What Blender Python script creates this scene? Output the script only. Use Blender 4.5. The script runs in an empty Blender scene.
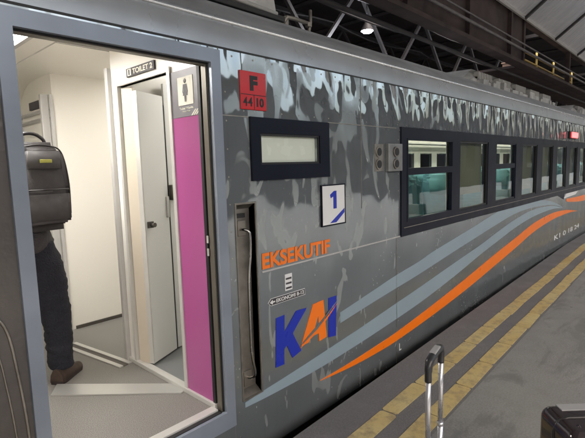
import bpy, bmesh, math, random
from mathutils import Vector, Matrix
random.seed(7)
R = math.radians
scene = bpy.context.scene
C = scene.collection

# ------------------------------------------------------------------ camera, world, sun, exposure
cam_d = bpy.data.cameras.new('camera')
cam_d.sensor_width = 36.0
cam_d.lens = 449.0 / 585.0 * 36.0
cam_d.clip_start = 0.05
cam_d.clip_end = 1500
cam = bpy.data.objects.new('camera', cam_d)
C.objects.link(cam)
cx = Vector((0.68194324, -0.73086389, -0.02813162))
cy = Vector((0.10479033, 0.05956588, 0.99270887))
cz = Vector((-0.72385938, -0.67991903, 0.11720802))
m = Matrix.Identity(4)
for i in range(3):
    m[i][0] = cx[i]; m[i][1] = cy[i]; m[i][2] = cz[i]
m[0][3], m[1][3], m[2][3] = 0.0, -1.9144, 1.35
cam.matrix_world = m
scene.camera = cam

SUN_EL, SUN_AZ = 48.0, 200.0
w = bpy.data.worlds.new('World'); scene.world = w; w.use_nodes = True
nt = w.node_tree
sky = nt.nodes.new('ShaderNodeTexSky'); sky.sky_type = 'NISHITA'; sky.sun_disc = False
sky.sun_elevation = R(SUN_EL); sky.sun_rotation = R(SUN_AZ)
sky.air_density = 1.2; sky.dust_density = 6.0; sky.ozone_density = 1.0
bg = nt.nodes['Background']; bg.inputs['Strength'].default_value = 0.12
nt.links.new(sky.outputs[0], bg.inputs['Color'])

sun_d = bpy.data.lights.new('sun', 'SUN'); sun_d.energy = 1.2; sun_d.angle = R(12); sun_d.color = (1, .96, .9)
sun = bpy.data.objects.new('sun', sun_d); C.objects.link(sun)
# sun_rotation is measured clockwise from +Y
sd = Vector((math.sin(R(SUN_AZ)) * math.cos(R(SUN_EL)), math.cos(R(SUN_AZ)) * math.cos(R(SUN_EL)), math.sin(R(SUN_EL))))
sun.rotation_euler = sd.to_track_quat('Z', 'Y').to_euler()

scene.view_settings.view_transform = 'Standard'
scene.view_settings.look = 'None'
scene.view_settings.gamma = 1
scene.view_settings.use_curve_mapping = False
scene.view_settings.exposure = 2.2
scene.render.engine = 'CYCLES'
scene.cycles.max_bounces = 8
scene.cycles.diffuse_bounces = 4
scene.cycles.glossy_bounces = 4
scene.cycles.transparent_max_bounces = 12
scene.cycles.use_denoising = True
scene.cycles.sample_clamp_indirect = 6

# ------------------------------------------------------------------ materials
class NT:
    def __init__(s, name):
        s.m = bpy.data.materials.new(name); s.m.use_nodes = True
        s.t = s.m.node_tree; s.b = s.t.nodes['Principled BSDF']; s.out = s.t.nodes['Material Output']
        s._co = None
    def n(s, typ, **kw):
        o = s.t.nodes.new(typ)
        for k, v in kw.items(): setattr(o, k, v)
        return o
    def link(s, a, b): s.t.links.new(a, b)
    def co(s):
        if s._co is None: s._co = s.n('ShaderNodeTexCoord').outputs['Object']
        return s._co
    def mapped(s, scale=(1, 1, 1), loc=(0, 0, 0), src=None):
        o = s.n('ShaderNodeMapping'); o.inputs['Scale'].default_value = scale; o.inputs['Location'].default_value = loc
        s.link(src or s.co(), o.inputs['Vector']); return o.outputs[0]
    def noise(s, scale=5, detail=4, rough=.5, vec=None, dist=0):
        o = s.n('ShaderNodeTexNoise'); o.inputs['Scale'].default_value = scale; o.inputs['Detail'].default_value = detail
        o.inputs['Roughness'].default_value = rough; o.inputs['Distortion'].default_value = dist
        s.link(vec or s.co(), o.inputs['Vector']); return o.outputs['Fac']
    def voro(s, scale=5, vec=None, feature='F1'):
        o = s.n('ShaderNodeTexVoronoi', feature=feature); o.inputs['Scale'].default_value = scale
        s.link(vec or s.co(), o.inputs['Vector']); return o.outputs['Distance']
    def ramp(s, fac, stops, interp='LINEAR'):
        o = s.n('ShaderNodeValToRGB'); r = o.color_ramp; r.interpolation = interp
        while len(r.elements) < len(stops): r.elements.new(.5)
        for e, (p, c) in zip(r.elements, stops):
            e.position = p
            e.color = (c, c, c, 1) if not hasattr(c, '__len__') else (*c[:3], 1)
        s.link(fac, o.inputs[0]); return o.outputs[0]
    def math(s, op, a, b=None, clamp=False):
        o = s.n('ShaderNodeMath', operation=op); o.use_clamp = clamp
        for i, v in enumerate((a, b)):
            if v is None: continue
            if isinstance(v, (int, float)): o.inputs[i].default_value = v
            else: s.link(v, o.inputs[i])
        return o.outputs[0]
    def mix(s, fac, a, b):
        o = s.n('ShaderNodeMix', data_type='RGBA')
        for k, v in ((0, fac), (6, a), (7, b)):
            if isinstance(v, (int, float)): o.inputs[k].default_value = v
            elif hasattr(v, '__len__') : o.inputs[k].default_value = (*v[:3], 1)
            else: s.link(v, o.inputs[k])
        return o.outputs[2]
    def sep(s, vec=None):
        o = s.n('ShaderNodeSeparateXYZ'); s.link(vec or s.co(), o.inputs[0]); return o.outputs
    def bump(s, h, dist=.01, strength=1, prev=None):
        o = s.n('ShaderNodeBump'); o.inputs['Distance'].default_value = dist; o.inputs['Strength'].default_value = strength
        s.link(h, o.inputs['Height'])
        if prev is not None: s.link(prev, o.inputs['Normal'])
        return o.outputs[0]
    def set(s, **kw):
        for k, v in kw.items():
            i = s.b.inputs[{'col': 'Base Color', 'rough': 'Roughness', 'metal': 'Metallic', 'normal': 'Normal', 'coat': 'Coat Weight',
                            'emit': 'Emission Color', 'estr': 'Emission Strength', 'spec': 'Specular IOR Level', 'alpha': 'Alpha'}[k]]
            if isinstance(v, (int, float)): i.default_value = v
            elif hasattr(v, '__len__'): i.default_value = (*v[:3], 1)
            else: s.link(v, i)
        return s.m

def plain(name, col, rough=.5, metal=0, var=.12, scale=8, bump=0, coat=0):
    s = NT(name)
    f = s.noise(scale, 4, .5)
    dark = tuple(c * (1 - var) for c in col); lite = tuple(min(1, c * (1 + var)) for c in col)
    s.set(col=s.ramp(f, [(.2, dark), (.8, lite)]), metal=metal, coat=coat)
    s.set(rough=s.ramp(s.noise(scale * 1.3, 3), [(.2, max(.02, rough - .05)), (.8, min(1, rough + .06))]))
    if bump: s.set(normal=s.bump(s.noise(scale * 12, 3), bump))
    return s.m

def flat(name, col, rough=.4, metal=0):
    s = NT(name)
    # faint dust only, no visible mottling
    f = s.noise(1.3, 1, .3)
    s.set(col=s.ramp(f, [(0., tuple(c * .985 for c in col)), (1., tuple(min(1, c * 1.015) for c in col))]), rough=rough, metal=metal)
    return s.m
M = {}
BOT = -.37
def body_metal(name, base, metal=.75, rough=.16, strip=True, amp=1.0, painted_refl=True):
    s = NT(name)
    o = s.sep()
    # loose skin of the wall: long soft dents, and tighter vertical buckles high up and towards the windows
    soft = s.noise(1, 1, .4, s.mapped((2.6, 1, 1.7)))
    mid = s.noise(1, .6, .4, s.mapped((5.5, 1, 2.3), (3, 0, 5)), dist=.25)
    h = s.math('ADD', s.math('MULTIPLY', soft, .016 * amp), s.math('MULTIPLY', s.math('MULTIPLY', mid, .010 * amp), s.ramp(s.math('MULTIPLY', s.math('ADD', o[2], BOT), .5), [(.2, .35), (.45, 1.)])))
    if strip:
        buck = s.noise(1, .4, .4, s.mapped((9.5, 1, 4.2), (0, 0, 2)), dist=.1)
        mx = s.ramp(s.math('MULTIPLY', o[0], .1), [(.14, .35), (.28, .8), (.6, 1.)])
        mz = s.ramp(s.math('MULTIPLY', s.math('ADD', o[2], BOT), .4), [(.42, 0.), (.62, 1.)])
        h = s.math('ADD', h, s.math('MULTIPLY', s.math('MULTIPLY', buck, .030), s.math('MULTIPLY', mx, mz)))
    nrm = s.bump(h, 1.0)
    c = s.ramp(s.noise(2.2, 5, .6), [(.3, tuple(k * .88 for k in base)), (.7, tuple(k * 1.08 for k in base))])
    r = s.ramp(s.noise(3, 3, .5), [(.3, rough * .8), (.7, rough * 1.3)])
    if painted_refl:
        # pale reflections painted into the colour in rounded tongues, and scattered drops
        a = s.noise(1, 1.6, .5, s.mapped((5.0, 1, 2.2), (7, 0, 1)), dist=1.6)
        # densest on the upper half, almost none below the trim line, sparse along the windows
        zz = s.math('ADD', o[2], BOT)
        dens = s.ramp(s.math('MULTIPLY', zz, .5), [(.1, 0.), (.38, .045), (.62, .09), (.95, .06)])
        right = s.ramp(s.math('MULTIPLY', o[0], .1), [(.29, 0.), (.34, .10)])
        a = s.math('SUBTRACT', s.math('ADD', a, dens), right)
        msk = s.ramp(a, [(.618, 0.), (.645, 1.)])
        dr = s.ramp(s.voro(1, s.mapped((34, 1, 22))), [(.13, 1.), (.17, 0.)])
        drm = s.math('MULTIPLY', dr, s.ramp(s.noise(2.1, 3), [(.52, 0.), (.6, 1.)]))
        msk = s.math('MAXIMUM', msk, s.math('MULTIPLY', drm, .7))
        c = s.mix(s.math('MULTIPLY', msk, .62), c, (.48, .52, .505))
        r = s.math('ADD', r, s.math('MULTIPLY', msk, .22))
        st = s.noise(1, 4, .6, s.mapped((30, 1, 2.2)))
        c = s.mix(s.ramp(st, [(.58, 0.), (.75, .25)]), c, tuple(k * .6 for k in base))
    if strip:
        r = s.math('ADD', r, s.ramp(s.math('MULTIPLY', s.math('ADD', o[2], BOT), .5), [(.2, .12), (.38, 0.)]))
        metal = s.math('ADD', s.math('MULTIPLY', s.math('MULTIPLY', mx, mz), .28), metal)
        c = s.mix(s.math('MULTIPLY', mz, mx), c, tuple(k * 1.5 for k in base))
    return s.set(col=c, rough=r, metal=metal, normal=nrm, spec=.5)

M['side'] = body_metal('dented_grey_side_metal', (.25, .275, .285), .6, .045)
M['sockgrey'] = plain('weathered_socket_casing', (.24, .245, .24), .4, .4, .3, 12)
M['acgrey'] = plain('weathered_ac_casing', (.46, .46, .45), .5, .1, .45, 5)
M['cove'] = body_metal('brushed_grey_cove_metal', (.36, .385, .41), .7, .3, False, .35, False)
M['drip'] = plain('bright_drip_rail', (.62, .65, .68), .25, .8, .06, 3)
M['roof'] = plain('dull_silver_roof_paint', (.30, .31, .32), .45, .35, .25, 3)
M['frame_blue'] = plain('blue_grey_frame_paint', (.235, .268, .32), .32, .25, .2, 3, .0003)
M['gasket'] = plain('black_rubber', (.012, .012, .013), .5)
M['gold'] = flat('bronze_anodised_edge', (.15, .135, .11), .4, .4)
M['alu'] = plain('brushed_aluminium', (.60, .59, .56), .38, .35, .06, 6)
M['alu_matt'] = plain('matt_aluminium', (.50, .49, .47), .5, .3, .06, 6)
M['steel'] = plain('grimy_steel', (.30, .275, .24), .4, .8, .35, 12, .0006)
M['steel_bright'] = plain('polished_handle_steel', (.40, .39, .37), .25, 1, .15, 20)
M['cream'] = flat('cream_wall_laminate', (.76, .73, .66), .3)
M['cream_gloss'] = flat('white_gloss_laminate', (.78, .76, .71), .2)
M['doorwhite'] = flat('grey_white_door_laminate', (.62, .62, .59), .35)
M['doorcream'] = flat('beige_door_laminate', (.55, .49, .40), .35)
M['pink'] = flat('magenta_laminate', (.39, .09, .26), .2)
M['signgrey'] = plain('grey_sign_print', (.17, .16, .18), .4)
M['signcream'] = plain('cream_sign_print', (.72, .70, .60), .5)
M['ink_dark'] = plain('dark_sign_ink', (.05, .045, .05), .5)
M['white'] = plain('white_decal', (.70, .70, .69), .45, 0, .05)
M['orange'] = plain('orange_vinyl', (.88, .185, .010), .3, 0, .05, 3)
M['blue'] = plain('royal_blue_vinyl', (.012, .03, .38), .3, 0, .05, 3)
M['palebl'] = plain('pale_blue_vinyl', (.265, .345, .395), .34, .1, .07, 2)
M['red'] = plain('red_plate_paint', (.50, .012, .015), .3, 0, .1, 6)
M['black'] = plain('black_paint', (.012, .012, .012), .45)
M['navyblack'] = plain('blue_black_frame_paint', (.006, .008, .017), .38, 0, .2, 4)
M['navyblack'].node_tree.nodes['Principled BSDF'].inputs['Specular IOR Level'].default_value = .18
M['brownpanel'] = plain('dark_brown_door_panel', (.10, .090, .084), .3, .3, .25, 1.5, .004)
M['strip'] = flat('bare_aluminium_strip', (.62, .62, .60), .36, .7)
M['shade'] = plain('roller_blind_cloth', (.50, .48, .38), .8, 0, .06, 3)
M['dispface'] = plain('pale_display_panel', (.62, .67, .58), .25, 0, .05, 4)
M['under'] = plain('underframe_grime', (.03, .027, .024), .7, 0, .3)
M['rust'] = plain('rusty_brown_girder', (.055, .037, .036), .75, 0, .7, 2.5, .004)
M['darksteel'] = plain('sooty_steel', (.048, .044, .046), .65, .1, .4, 3)
M['pipegrey'] = plain('grey_pipe_paint', (.16, .15, .15), .5, .2, .3)
M['boxbeige'] = plain('beige_cabinet_paint', (.30, .20, .15), .6, 0, .3)
M['yellowrail'] = plain('yellow_handrail_paint', (.40, .28, .08), .6, 0, .3)
M['seat'] = plain('teal_seat_fabric', (.06, .19, .23), .8, 0, .15, 6)
M['seatgrey'] = plain('grey_seat_shell', (.3, .32, .33), .5)
M['cover'] = plain('pale_teal_headrest_cloth', (.16, .40, .44), .8)
M['coathook'] = plain('dark_hinge', (.1, .09, .08), .4, .6)

def emit(name, col, st):
    s = NT(name); s.set(col=(.8, .8, .8), emit=col, estr=st, rough=.5); return s.m
M['lamp'] = emit('lit_ceiling_panel', (1, .965, .92), 10.5)
M['fill_lamp'] = emit('lit_fill_panel', (1, .97, .93), 4.0)  # glow for the fill panels added in corridor and toilet
M['tube'] = emit('lit_saloon_tube', (1, .98, .9), 5.0)
M['highbay'] = emit('lit_high_bay_glass', (.85, .9, 1), 30)
M['redlamp'] = emit('lit_red_lens', (1, .015, .03), .28)

s = NT('speckled_vinyl_floor')
f1 = s.noise(230, 2, .7); f2 = s.noise(3, 4, .6)
c = s.mix(s.ramp(f1, [(.40, 0.), (.60, 1.)]), (.12, .113, .104), (.28, .268, .25))
c = s.mix(s.ramp(f2, [(.35, 0.), (.75, .35)]), c, (.16, .148, .135))
M['floor'] = s.set(col=c, rough=.5)

s = NT('tinted_window_glass')
tr = s.n('ShaderNodeBsdfTransparent'); tr.inputs[0].default_value = (.56, .60, .55, 1)
gl = s.n('ShaderNodeBsdfGlossy'); gl.inputs['Roughness'].default_value = .02; gl.inputs[0].default_value = (.8, .85, .85, 1)
fr = s.n('ShaderNodeFresnel'); fr.inputs['IOR'].default_value = 1.6
wob = s.bump(s.noise(2, 1), .0015); s.link(wob, fr.inputs['Normal']); s.link(wob, gl.inputs['Normal'])
fac = s.math('ADD', s.math('MULTIPLY', fr.outputs[0], 1.1), .03, True)
ms = s.n('ShaderNodeMixShader'); s.link(fac, ms.inputs[0]); s.link(tr.outputs[0], ms.inputs[1]); s.link(gl.outputs[0], ms.inputs[2])
s.link(ms.outputs[0], s.out.inputs['Surface'])
M['glass'] = s.m

s = NT('platform_asphalt')
o = s.sep()
big = s.noise(.7, 5, .6); fine = s.noise(120, 3, .7); med = s.noise(9, 5, .65)
c = s.mix(s.ramp(fine, [(.35, 0.), (.65, 1.)]), (.10, .098, .098), (.195, .19, .188))
c = s.mix(s.ramp(big, [(.35, 0.), (.7, .55)]), c, (.13, .13, .137))
c = s.mix(s.ramp(med, [(.55, 0.), (.75, .5)]), c, (.22, .21, .205))
r = s.ramp(s.noise(1.6, 4), [(.35, .45), (.65, .8)])
M['asphalt'] = s.set(col=c, rough=r, normal=s.bump(fine, .003))
s = NT('worn_concrete_paving')
big = s.noise(.9, 5, .6); fine = s.noise(90, 3, .6); med = s.noise(5, 6, .7)
c = s.mix(s.ramp(fine, [(.35, 0.), (.65, 1.)]), (.165, .163, .155), (.24, .235, .225))
c = s.mix(s.ramp(med, [(.5, 0.), (.72, .6)]), c, (.14, .137, .13))
c = s.mix(s.ramp(big, [(.4, 0.), (.7, .5)]), c, (.23, .235, .22))
spots = s.math('MAXIMUM', s.ramp(s.voro(3.1), [(.03, 1.), (.05, 0.)]), s.ramp(s.voro(9.), [(.035, .8), (.06, 0.)]))
stain = s.noise(1, 6, .7, s.mapped((.9, 2.6, 1)), dist=1.2)
c = s.mix(s.ramp(stain, [(.55, 0.), (.62, .45)]), c, (.10, .10, .096))
c = s.mix(s.math('MULTIPLY', spots, .6), c, (.04, .04, .04))
M['concrete'] = s.set(col=c, rough=s.ramp(s.noise(2, 4), [(.35, .35), (.65, .7)]), normal=s.bump(fine, .001))
s = NT('worn_yellow_paver_paint')
med = s.noise(14, 6, .7); fine = s.noise(90, 3, .6); big = s.noise(2.2, 3)
c = s.mix(s.ramp(big, [(.3, 0.), (.7, 1.)]), (.47, .335, .12), (.53, .44, .21))
c = s.mix(s.ramp(med, [(.46, 0.), (.72, .9)]), c, (.25, .20, .12))
c = s.mix(s.ramp(fine, [(.55, 0.), (.75, .4)]), c, (.2, .17, .12))
M['yellow'] = s.set(col=c, rough=.65, normal=s.bump(med, .003))
s = NT('gravel_ballast')
v = s.voro(14); M['ballast'] = s.set(col=s.ramp(s.noise(9, 5), [(.3, (.07, .06, .055)), (.7, (.22, .19, .17))]), rough=.9, normal=s.bump(v, .04))
s = NT('open_ground')
M['ground'] = s.set(col=s.ramp(s.noise(.3, 6), [(.3, (.09, .09, .07)), (.7, (.2, .19, .16))]), rough=.95)
s = NT('corrugated_roof_sheet')
o = s.sep(); wv = s.math('SINE', s.math('MULTIPLY', o[0], 40))
c = s.ramp(s.noise(1.1, 5, .65, s.mapped((1, .25, .25))), [(.35, (.085, .085, .08)), (.65, (.24, .24, .235))])
s.set(col=c, rough=.6, normal=s.bump(wv, .008))
tl = s.n('ShaderNodeBsdfTranslucent'); tl.inputs[0].default_value = (.5, .5, .5, 1)
ms = s.n('ShaderNodeMixShader'); ms.inputs[0].default_value = .12
s.link(s.b.outputs[0], ms.inputs[1]); s.link(tl.outputs[0], ms.inputs[2]); s.link(ms.outputs[0], s.out.inputs['Surface'])
M['corrug'] = s.m
M['darkroof'] = plain('sooty_shed_roof', (.03, .027, .03), .9, 0, .5, .6)
M['refl_facade'] = plain('brown_reflection_facade', (.13, .11, .10), .8, 0, .3, .5)
M['facwin'] = plain('dark_facade_window', (.03, .035, .04), .1)

# ------------------------------------------------------------------ mesh helpers
class MB:
    def __init__(s): s.v = []; s.f = []; s.sm = []
    def face(s, pts, smooth=False):
        b = len(s.v); s.v += [tuple(p) for p in pts]; s.f.append(tuple(range(b, b + len(pts)))); s.sm.append(smooth); return s
    def box(s, x0, x1, y0, y1, z0, z1, bev=0):
        if bev <= 0:
            b = len(s.v)
            s.v += [(x, y, z) for z in (z0, z1) for y in (y0, y1) for x in (x0, x1)]
            for f in ((0, 2, 3, 1), (4, 5, 7, 6), (0, 1, 5, 4), (2, 6, 7, 3), (0, 4, 6, 2), (1, 3, 7, 5)):
                s.f.append(tuple(b + i for i in f)); s.sm.append(False)
            return s
        bm = bmesh.new(); bmesh.ops.create_cube(bm, size=1)
        for v in bm.verts: v.co = ((x0 + x1) / 2 + v.co.x * (x1 - x0), (y0 + y1) / 2 + v.co.y * (y1 - y0), (z0 + z1) / 2 + v.co.z * (z1 - z0))
        bmesh.ops.bevel(bm, geom=bm.edges[:], offset=bev, segments=3, profile=.6, affect='EDGES')
        s.add(bm, bev > .012); bm.free(); return s
    def add(s, bm, smooth=False, mat=None):
        b = len(s.v); bm.verts.index_update()
        s.v += [tuple((mat @ v.co) if mat else v.co) for v in bm.verts]
        for f in bm.faces: s.f.append(tuple(b + v.index for v in f.verts)); s.sm.append(smooth)
        return s
    def tube(s, pts, r, n=8, caps=True):
        pts = [Vector(p) for p in pts]; b = len(s.v); N = len(pts)
        rs = r if hasattr(r, '__len__') else [r] * N
        up = None
        for i, p in enumerate(pts):
            t = (pts[min(i + 1, N - 1)] - pts[max(i - 1, 0)]).normalized()
            if up is None: up = t.orthogonal().normalized()
            up = (up - t * up.dot(t)).normalized(); sd_ = t.cross(up)
            for k in range(n):
                a = 2 * math.pi * k / n
                s.v.append(tuple(p + (up * math.cos(a) + sd_ * math.sin(a)) * rs[i]))
        for i in range(N - 1):
            for k in range(n):
                k2 = (k + 1) % n
                s.f.append((b + i * n + k, b + i * n + k2, b + (i + 1) * n + k2, b + (i + 1) * n + k)); s.sm.append(n > 5)
        if caps:
            s.f.append(tuple(b + k for k in range(n))[::-1]); s.sm.append(False)
            s.f.append(tuple(b + (N - 1) * n + k for k in range(n))); s.sm.append(False)
        return s
    def bar(s, p, q, wd, th):
        p, q = Vector(p), Vector(q); t = (q - p).normalized(); u = t.orthogonal().normalized()
        if abs(t.dot(Vector((0, 1, 0)))) < .99: u = Vector((0, 1, 0)) - t * t.y; u.normalize()
        v_ = t.cross(u); b = len(s.v)
        for e in (p, q):
            for a, c_ in ((-1, -1), (1, -1), (1, 1), (-1, 1)): s.v.append(tuple(e + u * a * wd / 2 + v_ * c_ * th / 2))
        for f in ((0, 1, 2, 3)[::-1], (4, 5, 6, 7), (0, 1, 5, 4), (1, 2, 6, 5), (2, 3, 7, 6), (3, 0, 4, 7)):
            s.f.append(tuple(b + i for i in f)); s.sm.append(False)
        return s
    def prism(s, poly, y0, y1):      # poly in (x, z), extruded along y; y0 is the front
        b = len(s.v); n = len(poly)
        s.v += [(x, y0, z) for x, z in poly] + [(x, y1, z) for x, z in poly]
        s.f.append(tuple(b + i for i in range(n))); s.sm.append(False)
        s.f.append(tuple(b + n + i for i in reversed(range(n)))); s.sm.append(False)
        for i in range(n):
            j = (i + 1) % n; s.f.append((b + j, b + i, b + n + i, b + n + j)); s.sm.append(False)
        return s
    def extr_x(s, prof, x0, x1, smooth=True, steps=1, closed=False):    # profile in (y, z) drawn along x
        b = len(s.v); n = len(prof)
        for k in range(steps + 1):
            x = x0 + (x1 - x0) * k / steps
            s.v += [(x, y, z) for y, z in prof]
        for k in range(steps):
            for i in range(n if closed else n - 1):
                j = (i + 1) % n
                s.f.append((b + k * n + i, b + (k + 1) * n + i, b + (k + 1) * n + j, b + k * n + j)); s.sm.append(smooth)
        if closed:
            s.f.append(tuple(b + i for i in range(n))); s.sm.append(False)
            s.f.append(tuple(b + steps * n + i for i in reversed(range(n)))); s.sm.append(False)
        return s
    def build(s, name, mat, parent=None, **kw):
        me = bpy.data.meshes.new(name); me.from_pydata(s.v, [], s.f)
        me.polygons.foreach_set('use_smooth', s.sm)
        me.materials.append(mat); me.update()
        o = bpy.data.objects.new(name, me); C.objects.link(o)
        if parent: o.parent = parent
        for k, v_ in kw.items(): o[k] = v_
        return o

def thing(name, label, cat, loc=(0, 0, 0), rz=0, group=None):
    o = bpy.data.objects.new(name, None); C.objects.link(o); o.empty_display_size = .1
    o.location = loc; o.rotation_euler = (0, 0, rz); o['label'] = label; o['category'] = cat
    if group: o['group'] = group
    return o
def tag(o, label, cat, group=None):
    o['label'] = label; o['category'] = cat
    if group: o['group'] = group
    return o
def wall_holes(x0, x1, z0, z1, holes, y0, y1):
    """a wall in the xz plane, y0 front .. y1 back, with rectangular holes (hx0,hx1,hz0,hz1) and their reveals"""
    mb = MB()
    xs = sorted({x0, x1, *[h for a in holes for h in a[:2] if x0 < h < x1]})
    zs = sorted({z0, z1, *[h for a in holes for h in a[2:] if z0 < h < z1]})
    for xa, xb in zip(xs, xs[1:]):
        for za, zb in zip(zs, zs[1:]):
            mx, mz = (xa + xb) / 2, (za + zb) / 2
            if any(h[0] < mx < h[1] and h[2] < mz < h[3] for h in holes): continue
            mb.face([(xa, y0, za), (xb, y0, za), (xb, y0, zb), (xa, y0, zb)])
            mb.face([(xa, y1, za), (xa, y1, zb), (xb, y1, zb), (xb, y1, za)])
    for a, b, c_, d in holes:
        c2, d2 = max(c_, z0), min(d, z1)
        mb.face([(a, y0, c2), (a, y0, d2), (a, y1, d2), (a, y1, c2)])
        mb.face([(b, y0, c2), (b, y1, c2), (b, y1, d2), (b, y0, d2)])
        if c_ > z0: mb.face([(a, y0, c_), (a, y1, c_), (b, y1, c_), (b, y0, c_)])
        if d < z1: mb.face([(a, y0, d), (b, y0, d), (b, y1, d), (a, y1, d)])
    for z in (z0, z1): mb.face([(x0, y0, z), (x1, y0, z), (x1, y1, z), (x0, y1, z)])
    for x in (x0, x1): mb.face([(x, y0, z0), (x, y0, z1), (x, y1, z1), (x, y1, z0)])
    return mb
def text(name, body, size, x, z, y, mat, parent, width=None, height=None, bold=0.0, shear=0, align='LEFT', rot=None, spacing=1):
    """flat lettering on a side wall facing -y; (x, z) is its lower left corner"""
    cu = bpy.data.curves.new(name, 'FONT'); cu.body = body; cu.size = size; cu.offset = bold; cu.shear = shear
    cu.extrude = .0006; cu.space_character = spacing
    t = bpy.data.objects.new(name, cu); C.objects.link(t)
    dg = bpy.context.evaluated_depsgraph_get(); dg.update()
    me = bpy.data.meshes.new_from_object(t.evaluated_get(dg))
    bpy.data.objects.remove(t); bpy.data.curves.remove(cu)
    xs = [v.co.x for v in me.vertices]; ys = [v.co.y for v in me.vertices]
    w0, h0 = max(xs) - min(xs), max(ys) - min(ys); ax, ay = min(xs), min(ys)
    sx = (width / w0) if width else 1; sy = (height / h0) if height else sx
    if not width: sx = sy
    for v in me.vertices:
        v.co = ((v.co.x - ax) * sx, -v.co.z, (v.co.y - ay) * sy)
    me.materials.clear(); me.materials.append(mat)
    o = bpy.data.objects.new(name, me); C.objects.link(o); o.parent = parent
    o.location = (x, y, z)
    if rot is not None: o.rotation_euler = rot
    return o
def catmull(pts, n=8):
    out = []
    P = [pts[0]] + list(pts) + [pts[-1]]
    for i in range(1, len(P) - 2):
        p0, p1, p2, p3 = P[i - 1:i + 3]
        for k in range(n):
            t = k / n
            out.append(tuple(.5 * ((2 * b) + (-a + c_) * t + (2 * a - 5 * b + 4 * c_ - d) * t * t + (-a + 3 * b - 3 * c_ + d) * t ** 3)
                             for a, b, c_, d in zip(p0, p1, p2, p3)))
    out.append(tuple(pts[-1])); return out
def lathe(prof, n=20):      # (r, z)
    mb = MB(); m_ = len(prof)
    for k in range(n):
        a = 2 * math.pi * k / n
        mb.v += [(r_ * math.cos(a), r_ * math.sin(a), z_) for r_, z_ in prof]
    for k in range(n):
        k2 = (k + 1) % n
        for i in range(m_ - 1):
            mb.f.append((k * m_ + i, k2 * m_ + i, k2 * m_ + i + 1, k * m_ + i + 1)); mb.sm.append(True)
    return mb
def skin(name, joints, bones, mat, parent, root=0, sub=2, folds=0):
    """joints: {key: ((x,y,z), r or (rx,ry))}; bones: pairs of keys"""
    keys = list(joints); idx = {k: i for i, k in enumerate(keys)}
    me = bpy.data.meshes.new(name)
    me.from_pydata([joints[k][0] for k in keys], [(idx[a], idx[b]) for a, b in bones], [])
    o = bpy.data.objects.new(name, me); C.objects.link(o)
    md = o.modifiers.new('s', 'SKIN'); md.use_smooth_shade = True; md.branch_smoothing = .4
    sv = me.skin_vertices[0].data
    for k in keys:
        r = joints[k][1]; sv[idx[k]].radius = r if hasattr(r, '__len__') else (r, r)
        sv[idx[k]].use_root = (k == root)
    sb = o.modifiers.new('u', 'SUBSURF'); sb.levels = sub; sb.render_levels = sub
    dg = bpy.context.evaluated_depsgraph_get(); dg.update()
    m2 = bpy.data.meshes.new_from_object(o.evaluated_get(dg))
    bpy.data.objects.remove(o)
    if folds:
        from mathutils import noise
        for v in m2.vertices:
            q = v.co
            d = noise.noise(Vector((q.x * 9, q.y * 9, q.z * 15))) * folds + noise.noise(Vector((q.x * 5 + 4, q.y * 5, q.z * 38 + 3 * q.x))) * folds * .7
            v.co = q + v.normal * d
    for p in m2.polygons: p.use_smooth = True
    m2.materials.clear(); m2.materials.append(mat)
    ob = bpy.data.objects.new(name, m2); C.objects.link(ob)
    if parent: ob.parent = parent
    return ob

# ------------------------------------------------------------------ setting: ground, tracks, platform
ZP = -.19
MB().face([(-400, -400, -1.5), (400, -400, -1.5), (400, 400, -1.5), (-400, 400, -1.5)]).build('ground', M['ground'], kind='structure')
MB().box(-40, 90, -.2, 3.2, -1.496, -1.3).build('track_bed', M['ballast'], kind='structure')
MB().box(-40, 90, 4.2, 9.2, -1.496, -1.3).build('track_bed', M['ballast'], kind='structure')
def edge_y(x):
    return -.25 + .028 * (x - 1.7) if x < 9.2 else -.04
xs = [-40, 1.7, 9.2, 90]
LY = lambda x: edge_y(min(x, 9.2)) - .34     # row of the yellow line nearest the train
pl = MB()
for xa, xb in zip(xs, xs[1:]):
    ya, yb = edge_y(xa), edge_y(xb); za = ZP
    ca, cb = ya - .60, yb - .60
    pl.face([(xa, ca, za), (xb, cb, za), (xb, yb, za), (xa, ya, za)])
    pl.face([(xa, ya, za), (xb, yb, za), (xb, yb, za - .25), (xa, ya, za - .25)])
    pl.face([(xa, ya, za - .25), (xb, yb, za - .25), (xb, yb - .3, za - .25), (xa, ya - .3, za - .25)])
    pl.face([(xa, ya - .3, za - .25), (xb, yb - .3, za - .25), (xb, yb - .3, -1.49), (xa, ya - .3, -1.49)])
pl.build('platform_edge', M['asphalt'], kind='structure')
pc = MB()
for xa, xb in zip(xs, xs[1:]):
    pc.face([(xa, -9, ZP), (xb, -9, ZP), (xb, edge_y(xb) - .60, ZP), (xa, edge_y(xa) - .60, ZP)])
pc.face([(-40, -9, ZP), (90, -9, ZP), (90, -9, -1.49), (-40, -9, -1.49)])
pc.build('platform', M['concrete'], kind='structure')
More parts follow.
